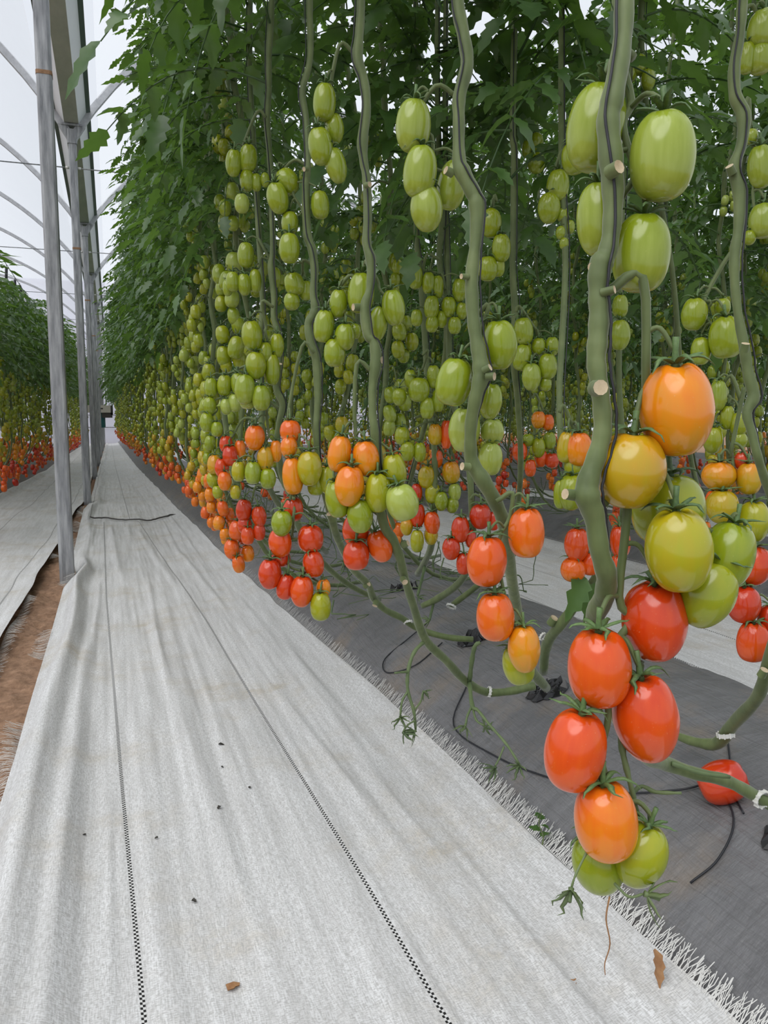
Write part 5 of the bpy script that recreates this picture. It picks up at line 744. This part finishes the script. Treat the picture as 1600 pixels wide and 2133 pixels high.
def row_vine(X, Y, mode, label, group, zf0=.42, zf1=2.0, step=.21, face=None, fruit=True, size=.048, lz0=1.5, flip=1, lstep=.05, ztop=3.1, lscale=.92):
    global vine_count
    k = random.randrange(NV); e = tag(obj('tomato_vine', None, None, (X, Y, 0)), label, 'tomato vine', group); vine_count += 1
    zs = min(1., (ztop+.06)/3.1); o = obj('stem', SMESH[k], e); o.scale = (flip, 1, zs)
    path = SPATH[k][:, :3]*np.array([flip, 1, zs]); P = path+np.array([X, Y, 0])
    d = math.hypot(X, Y)
    if mode == 'leaf': add_leaves(e, (X, Y, 0), P, lz0, ztop, lstep, face, lscale)
    else:
        o = obj('foliage', random.choice(FOL), e, kind='stuff'); o.rotation_euler = (0, 0, random.uniform(0, 6.28)); s = random.uniform(.95, 1.08); o.scale = (s*1.12, s*1.12, (ztop-lz0)/1.6); o.location = (0, 0, lz0-1.5*(ztop-lz0)/1.6+.05)
    if mode == 'leaf' and d < 8 and X > 0:
        mb = MB()
        for q in range(5):
            sx, sy, sz = random.uniform(.26, .5), random.uniform(-.2, .25), random.uniform(.28, .5); a0 = random.uniform(0, 6.28); pts = []
            for j in range(9):
                t = j/8; a1 = a0+t*random.uniform(1, 4); pts.append((sx+.14*t*math.cos(a1), sy+.14*t*math.sin(a1), max(.24, sz-.22*t+.03*math.sin(t*9+a0)), .0028*(1-.6*t)))
            Qt = smooth_path(np.array(pts), 2); tube(mb, Qt[:, :3], Qt[:, 3], 4)
        obj('bare_truss', mb.mesh('bare_truss', M['bare']), e, label='tangle of picked truss stalks')
    if not fruit: return
    z = zf0+random.uniform(0, step); ti = 0
    up = P[12:]
    while z < zf1:
        i = np.argmin(np.abs(P[:, 2]-z)+(P[:, 2] < .4)*9); c = P[i]; r = ripe_at(z-.09)
        dv = random.uniform(0, 2*math.pi) if face is None or random.random() < .3 else face+math.pi/2+random.gauss(0, .7)
        n = random.choice((4, 5, 5, 6, 6, 7)); sz = size*float(np.interp(z, [1.3, 2.0], [1, .72]))*random.uniform(.9, 1.08)
        fs = truss(c[0], c[1], z, dv, n, sz, r)
        while fs and fs[-1][0][2] < (.30 if X > 0 else .2): fs.pop()
        rk = rank_words(len(fs)); tops = []
        for j, (p, w, h, rp) in enumerate(fs):
            FR.append(dict(p=p, w=w, h=h, q=Quaternion((random.uniform(-1, 1), random.uniform(-1, 1), 0), random.uniform(-.25, .25)) @ Quaternion((0, 0, 1), random.uniform(0, 6)), r=rp,
                           text=f'{colour_word(rp)} tomato, {rk[j]} {NUM[ti]} truss of {{v}}', v=label, hand=False, k=random.choice((0, 1, 3, 0, 2))))
            tops.append((p+np.array([0, 0, h*.42]), np.array([0, 0, 1.]), w))
        if d < 6.5 and tops:
            mb = MB(); clusterstalk(mb, c, tops, .003, 5); obj('truss_stalk', mb.mesh('truss_stalk', M['stem'], off=(X, Y, 0)), e)
        z += step*random.uniform(.85, 1.15); ti += 1
def front_x(Y): return float(np.interp(Y, [2, 3, 5, 9, 16, 35], [.39, .42, .47, .45, .34, .21]))
Y = 2.55; i = 7
while Y < 31:
    X = front_x(Y)+random.uniform(-.03, .03)
    lab = f'{NUM[i-1]} tomato vine along the right side of the path' if i <= 69 else 'distant tomato vine merging into the right hand row'
    row_vine(X, Y, 'leaf' if Y < 12 else 'stuff', lab, 'front row vines', face=math.pi/2, lz0=1.5, lstep=.034, lscale=min(.8, (X-.09)/.44))
    Y += random.uniform(.30, .40) if Y < 14 else random.uniform(.5, .6); i += 1
Y = 2.5; i = 1
while Y < 13:
    row_vine(front_x(Y)+.42+random.uniform(-.05, .05), Y, 'leaf' if Y < 5 else 'stuff', f'{NUM[i-1]} vine of the hidden second line in the near bed' if i < 69 else 'distant vine of the second line in the near bed', 'second line vines', zf0=.5, lz0=1.42)
    Y += random.uniform(.40, .52); i += 1
# beds beyond the first white aisle
bi = 0
for bx, y0, y1, mode, st in ((2.52, 1.9, 12, 'leaf', .42), (2.98, 2.1, 12, 'stuff', .42), (4.6, 3.6, 14, 'stuff', .45), (5.05, 3.8, 14, 'stuff', .45), (6.7, 5.3, 20, 'stuff', .55)):
    Y = y0; i = 1
    while Y < y1:
        nm = ('front line of the second bed', 'back line of the second bed', 'front line of the third bed', 'back line of the third bed', 'fourth bed', 'back line of the fourth bed', 'fifth bed')[bi]
        row_vine(bx+random.uniform(-.07, .07), Y, mode if Y < 8 else 'stuff', f'{NUM[i-1]} vine of the {nm}' if i <= 69 else f'distant vine of the {nm}', 'vines of the beds beyond the aisle', zf0=.36, zf1=1.85, lz0=1.35, size=.047, lstep=.055)
        Y += st*random.uniform(.85, 1.15); i += 1
    bi += 1
# rows still farther off, too many and too small to pick apart
mbd = MB(); far_pts = []
fol = []
for k in range(5):
    r = random.Random(k+700); mb = MB(); z = .75
    while z < 3.1:
        leaf_geo(mb, r.randint(0, 9999), leaf_rot(r.uniform(0, 6.28), r.uniform(-.2, .7), r.uniform(-.4, .4)), (r.uniform(-.05, .05), 0, z), 3, r.uniform(1.0, 1.35)); z += r.uniform(.03, .05) if z > 1.3 else r.uniform(.08, .13)
    Q = SPATH[k]; tube(mb, Q[::3, :3], Q[::3, 3], 4, cap=False); fol.append((np.concatenate(mb.v), mb.f))
for bx, y0, y1, st in ((7.1, 6, 22, .6), (8.8, 7, 26, .55), (10.9, 8.5, 30, .55), (13, 10, 33, .5), (15, 12, 34, .5), (5.05, 14, 30, .7), (2.9, 12, 30, .8), (-3.2, 9, 34, .6), (-5.2, 10, 34, .6)):
    Y = y0
    while Y < y1:
        v, fc = random.choice(fol); mbd.add(v+np.array([bx+random.uniform(-.1, .1), Y, 0]), fc); far_pts.append((bx, Y)); Y += st*random.uniform(.8, 1.2)
dv = obj('distant_vines', mbd.mesh('distant_vines', M['leaf']), kind='stuff'); tag(dv, 'dense green mass of vines in the farthest rows', 'tomato vines')
for bx, Y in far_pts:
    z = .4
    while z < 1.8:
        rr = ripe_at(z-.09)
        for p, w, h_, rp in truss(bx, Y, z, random.uniform(0, 6.28), 5, .047, rr): FR.append(dict(p=p, w=w, h=h_, q=Quaternion((1, 0, 0, 0)), r=rp, text='{v}', v='plum tomato in the far rows', hand=False, k=0, far=True))
        z += .26
# left hand row
Y = 5.6; i = 1
while Y < 31:
    for X, md in ((ledge(Y)+.1, 'leaf' if 7.5 < Y < 13 else 'stuff'), (ledge(Y)-.38, 'stuff')):
        if X < -1.3 and (Y > 18 or Y < 8): continue
        row_vine(float(X)+random.uniform(-.04, .04), Y+random.uniform(-.05, .05), md, (f'{NUM[i-1]} vine of the left hand row' if X > -1.32 else f'{NUM[i-1]} inner vine of the left hand row') if i <= 69 else 'distant vine of the left hand row', 'left row vines', zf0=.24, zf1=1.55, size=.056, flip=-1, lz0=1.42, face=-math.pi/2, lstep=.045, ztop=float(np.interp(Y, [8, 12, 20], [2.15, 2.45, 2.8])))
    Y += .42 if Y < 14 else .6; i += 1
# ---------------------------------------------------------------- choose the fruit that show largest
PW, PH_ = 400, 534; sc = PW/1600; ids = np.full((PH_, PW), -1, int); info = []
for i, f in enumerate(FR):
    x, y, d = project(f['p'])
    info.append((d, x, y, f['w']*F/d if d > .1 else 0, f['h']*F/d if d > .1 else 0))
for i in sorted(range(len(FR)), key=lambda i: -info[i][0]):
    d, x, y, w, h = info[i]
    if d < .2 or x < -w or x > 1600+w or y < -h or y > 2133+h: continue
    cx, cy, rx, ry = x*sc, y*sc, max(w*sc/2, .5), max(h*sc/2, .5); x0, x1, y0, y1 = int(max(cx-rx, 0)), int(min(cx+rx+1, PW)), int(max(cy-ry, 0)), int(min(cy+ry+1, PH_))
    if x1 <= x0 or y1 <= y0: continue
    gx, gy = np.meshgrid(np.arange(x0, x1), np.arange(y0, y1)); m = ((gx-cx+.5)/rx)**2+((gy-cy+.5)/ry)**2 < 1; ids[y0:y1, x0:x1][m] = i
cnt = np.bincount(ids[ids >= 0], minlength=len(FR))
order = [i for i in np.argsort(-(cnt+np.array([60*bool(f['hand']) for f in FR]))) if cnt[i] > 0 and not FR[i].get('far')][:297]
chosen = set(order)
used = {}
for i in order:
    f = FR[i]; d, x, y, w, h = info[i]; lod = 'hi' if w > 55 else ('mid' if w > 22 else 'low')
    o = obj('tomato', FM[lod][f['k'] % NK], None, f['p']); o.rotation_mode = 'QUATERNION'; o.rotation_quaternion = f['q']; o.scale = (f['w'], f['w'], f['h']); o['ripeness'] = f['r']
    txt = f['text'] if f['hand'] else f['text'].format(v=f['v'].replace('tomato vine', 'vine').replace(' along the right side of the path', ' in the right row').replace(' of the hidden second line in the near bed', ' in the second line').replace(' of the left hand row', ' in the left row').replace('line of the second bed', 'second bed line').replace('line of the third bed', 'third bed line').replace(' of the ', ' in the '))
    tag(o, txt, 'tomato', 'plum tomatoes on the vines')
    if w > 14:
        c = obj('calyx', (CM if w > 36 else CML)[i % 4], o)
# the rest of the fruit: far too many and too small to list one by one
V = []; Q = []; RP = []; n = 0
byl = {}
for i, f in enumerate(FR):
    if i in chosen: continue
    d, x, y, w, h = info[i]
    if d < .15 and f['hand']: continue
    vis = -60 < x < 1660 and -80 < y < 2213 and d > 0
    lod = 'low' if (vis and w > 26) else ('far' if (vis and w > 9) else 'dot')
    if not vis and (x < -500 or x > 2100 or d < 0): continue
    byl.setdefault((lod, f['k'] % NK), []).append(i)
mbF = MB()
loops = []; sizes = []; allv = []; rip = []
for (lod, k), L in byl.items():
    v, fc = LOD[lod][k]; R = np.array([np.array(FR[i]['q'].to_matrix()) for i in L]); s = np.array([[FR[i]['w'], FR[i]['w'], FR[i]['h']] for i in L]); p = np.array([FR[i]['p'] for i in L])
    vv = np.einsum('nij,nvj->nvi', R, v[None]*s[:, None])+p[:, None]; nvx = len(v)
    fl = np.concatenate([np.array(q) for q in fc]); sz = np.array([len(q) for q in fc])
    loops.append((fl[None]+(n+np.arange(len(L))*nvx)[:, None]).reshape(-1)); sizes.append(np.tile(sz, len(L))); allv.append(vv.reshape(-1, 3)); rip.append(np.repeat([FR[i]['r'] for i in L], nvx)); n += nvx*len(L)
me = bpy.data.meshes.new('small_tomatoes'); av = np.concatenate(allv).astype(np.float32); lp = np.concatenate(loops).astype(np.int32); sz = np.concatenate(sizes)
me.vertices.add(len(av)); me.vertices.foreach_set('co', av.reshape(-1)); me.loops.add(len(lp)); me.loops.foreach_set('vertex_index', lp); me.polygons.add(len(sz))
me.polygons.foreach_set('loop_start', np.concatenate([[0], np.cumsum(sz)[:-1]]).astype(np.int32)); me.polygons.foreach_set('use_smooth', np.ones(len(sz), bool)); me.update(calc_edges=True)
a = me.attributes.new('ripeness', 'FLOAT', 'POINT'); a.data.foreach_set('value', np.concatenate(rip).astype(np.float32)); me.materials.append(M['fruit_far'])
o = obj('distant_tomatoes', me, kind='stuff'); tag(o, 'mass of small distant plum tomatoes, green above and red below, in every row', 'tomatoes')
print('FRUIT', len(FR), 'chosen', len(chosen), 'hand shown', sum(FR[i]['hand'] for i in chosen), 'vines', vine_count, 'objects', len(bpy.data.objects), 'min px', min(info[i][3] for i in chosen))
# ---------------------------------------------------------------- loose things
fx, fy = .985, 1.045
o = obj('tomato', FM['hi'][0], None, (fx, fy, bed_at(fx, fy)+.036)); o.rotation_mode = 'QUATERNION'; o.rotation_quaternion = Quaternion((.4, .8, 0), 1.15); o.scale = (.074, .074, .082); o['ripeness'] = .96
tag(o, 'fallen deep red plum tomato lying on the grey film under a stem', 'tomato', 'plum tomatoes on the vines')
for i, (lab, p, r) in enumerate(CLIPS):
    if edge(p[1]) < p[0] < edge(p[1])+.95: p[2] = max(p[2], bed_at(p[0], p[1])+r*.75)
    mb = MB(); n = 18; ring = [(r*math.cos(a), .0, r*.8*math.sin(a)) for a in np.arange(n+1)*2*math.pi/n*.97]
    w = r*.22; V = []
    for q in ring: q = np.array(q); m = np.linalg.norm(q); V += [q+(0, -w, 0), q+(0, w, 0), q*1.12+(0, w, 0), q*1.12+(0, -w, 0)]
    mb.add(V, [(j*4+k, j*4+(k+1) % 4, j*4+4+(k+1) % 4, j*4+4+k) for j in range(n) for k in range(4)])
    for j in range(0, n, 2): q = np.array(ring[j])*1.13; box(mb, q-np.array([.0012, w*1.3, .0012]), q+np.array([.0012, w*1.3, .0012]))
    o = obj('vine_clip', mb.mesh('vine_clip', M['white_plastic'], smooth=False), None, p); o.rotation_euler = ((.3, .9, 1.1, .2, 1.35, .1)[i], (.2, .4, .3, .1, .15, .2)[i], (.5, -.4, .7, 1.3, .9, .2)[i]); tag(o, lab, 'clip', 'white vine clips')
def bedpath(pts, lift=.006): return smooth_path(np.array([(x, y, max(bed_at(x, y), 0)+lift) for x, y in pts]), 6)
for lab, pts in (('black twine lying curled over the grey film below the left hole', [(.88, 1.86), (.79, 1.75), (.80, 1.55), (.83, 1.38), (.88, 1.22), (.95, 1.12), (1.0, 1.1)]),
                 ('loop of black twine on the film under the fourth vine', [(.93, 2.15), (.83, 2.12), (.77, 2.2), (.79, 2.28), (.88, 2.3), (.95, 2.33)]),
                 ('black twine running from the fallen tomato to the film edge', [(1.02, 1.1), (.96, .99), (.90, .955), (.85, .96)]),
                 ('black twine hanging from the bent right stem to the film', [(1.12, 1.18), (1.07, 1.12), (1.02, 1.06), (.98, .99)])):
    mb = MB(); tube(mb, bedpath(pts), .0019, 6); tag(obj('loose_twine', mb.mesh('loose_twine', M['twine'])), lab, 'twine', 'loose twines on the bed')
def cz(x, y): return float(cloth_z(np.float64(x), np.float64(y), np.float64(x-left_edge(y))))
DEB = [('dark curled leaf crumb in the middle of the path', .238, 2.03, .012), ('small dark crumb below the curled one on the path', .227, 1.896, .006), ('dark fleck near the checked line, halfway down the path', .198, 1.675, .009), ('dark crumb low on the path beside the left checked line', .106, 1.356, .007), ('brown leaf bit near the bottom edge of the photo', .135, 1.107, .014),
       ('brown leaf scrap at the lower right of the path', .624, .944, .010), ('tiny dark crumb left of the left checked line', -.078, 1.639, .005), ('small dark crumb beside the left checked line', .061, 1.585, .005), ('dark fleck right of the middle of the path', .273, 1.745, .006)]
for lab, x, y, s in DEB:
    mb = MB(); leaflet(mb, np.array([0, 0, .002]), np.array([1., .3, .1]), np.array([0, 0, 1.]), s*1.6, s*.5, .2, .6, random.Random(int(x*999)), 4); v = np.concatenate(mb.v); mb2 = MB(); nv = len(v); mb2.add(np.concatenate([v, v-np.array([0, 0, .0012])]), mb.f+[tuple(j+nv for j in q[::-1]) for q in mb.f])
    o = obj('leaf_crumb', mb2.mesh('leaf_crumb', M['dry'] if 'brown' in lab else M['dark_bit']), None, (x, y, cz(x, y)+.002)); o.rotation_euler = (0, 0, x*50); tag(o, lab, 'debris', 'crumbs on the path')
mb = MB(); tube(mb, smooth_path(np.array([(0, 0, 0), (-.002, .001, -.02), (.002, 0, -.042), (-.001, .002, -.06), (-.001, .001, -.07)]), 4), np.linspace(.0008, .0004, 17), 5)
tp = CAMP+(FW+RT*(1270-CX)/F-UP*(1868-CY)/F)*.65
tag(obj('dried_thread', mb.mesh('dried_thread', M['dry']), None, tp), 'thin brown dried thread hanging below the lowest green tomatoes', 'dried thread')
mb = MB(); leaflet(mb, np.array([0, 0, 0.]), np.array([-.1, -.25, -1.]), np.array([1., 0, 0]), .05, .010, .1, .7, random.Random(5), 7); v = np.concatenate(mb.v); mb2 = MB(); nv = len(v); mb2.add(np.concatenate([v, v-np.array([0, .0015, 0])]), mb.f+[tuple(j+nv for j in q[::-1]) for q in mb.f])
mb = MB(); wx, wy = .745, 1.245; wz = bed_at(wx, wy)+.012
tube(mb, smooth_path(np.array([(0, 0, -.015), (.004, -.004, .02), (-.004, .0, .045), (.004, .004, .065)]), 4), np.linspace(.0016, .0009, 13), 6)
wr = tag(obj('seedling_weed', mb.mesh('seedling_weed', M['stem']), None, (wx, wy, wz)), 'small green weed seedling growing through the frayed cloth edge', 'weed')
for q in range(5):
    m3 = MB(); a = q*2.4; leaflet(m3, np.array([0, 0, .02+.011*q]), np.array([math.cos(a), math.sin(a), .35]), np.array([0, 0, 1.]), .03-.003*q, .008, .5, .3, random.Random(q), 6); obj('leaf', m3.mesh('weed_leaf', M['leaf']), wr)
e, root = vine_roots['B3']
for q, (px_, py_, dd) in enumerate(((1222, 1205, 1.5), (1240, 1215, 1.52))):
    tp = CAMP+(FW+RT*(px_-CX)/F-UP*(py_-CY)/F)*dd; m3 = MB(); leaflet(m3, np.zeros(3), np.array([-.6+q*.3, .1, -.5-q*.4]), np.array([.2, -.8, .5]), .075, .024, .6, .5, random.Random(q+40), 8); obj('leaf', m3.mesh('wilted_leaf', M['leaf']), e, tp-root, label='wilted leaf at the foot of the vine')
mb = MB(); leaflet(mb, np.array([0, 0, 0.]), np.array([-.1, -.25, -1.]), np.array([1., 0, 0]), .05, .010, .1, .7, random.Random(5), 7); v = np.concatenate(mb.v); mb2 = MB(); nv = len(v); mb2.add(np.concatenate([v, v-np.array([0, .0015, 0])]), mb.f+[tuple(j+nv for j in q[::-1]) for q in mb.f])
o = obj('dry_leaf', mb2.mesh('dry_leaf', M['dry']), None, (.725, .885, .085)); tag(o, 'brown dry leaf caught in the frayed cloth edge', 'dry leaf')
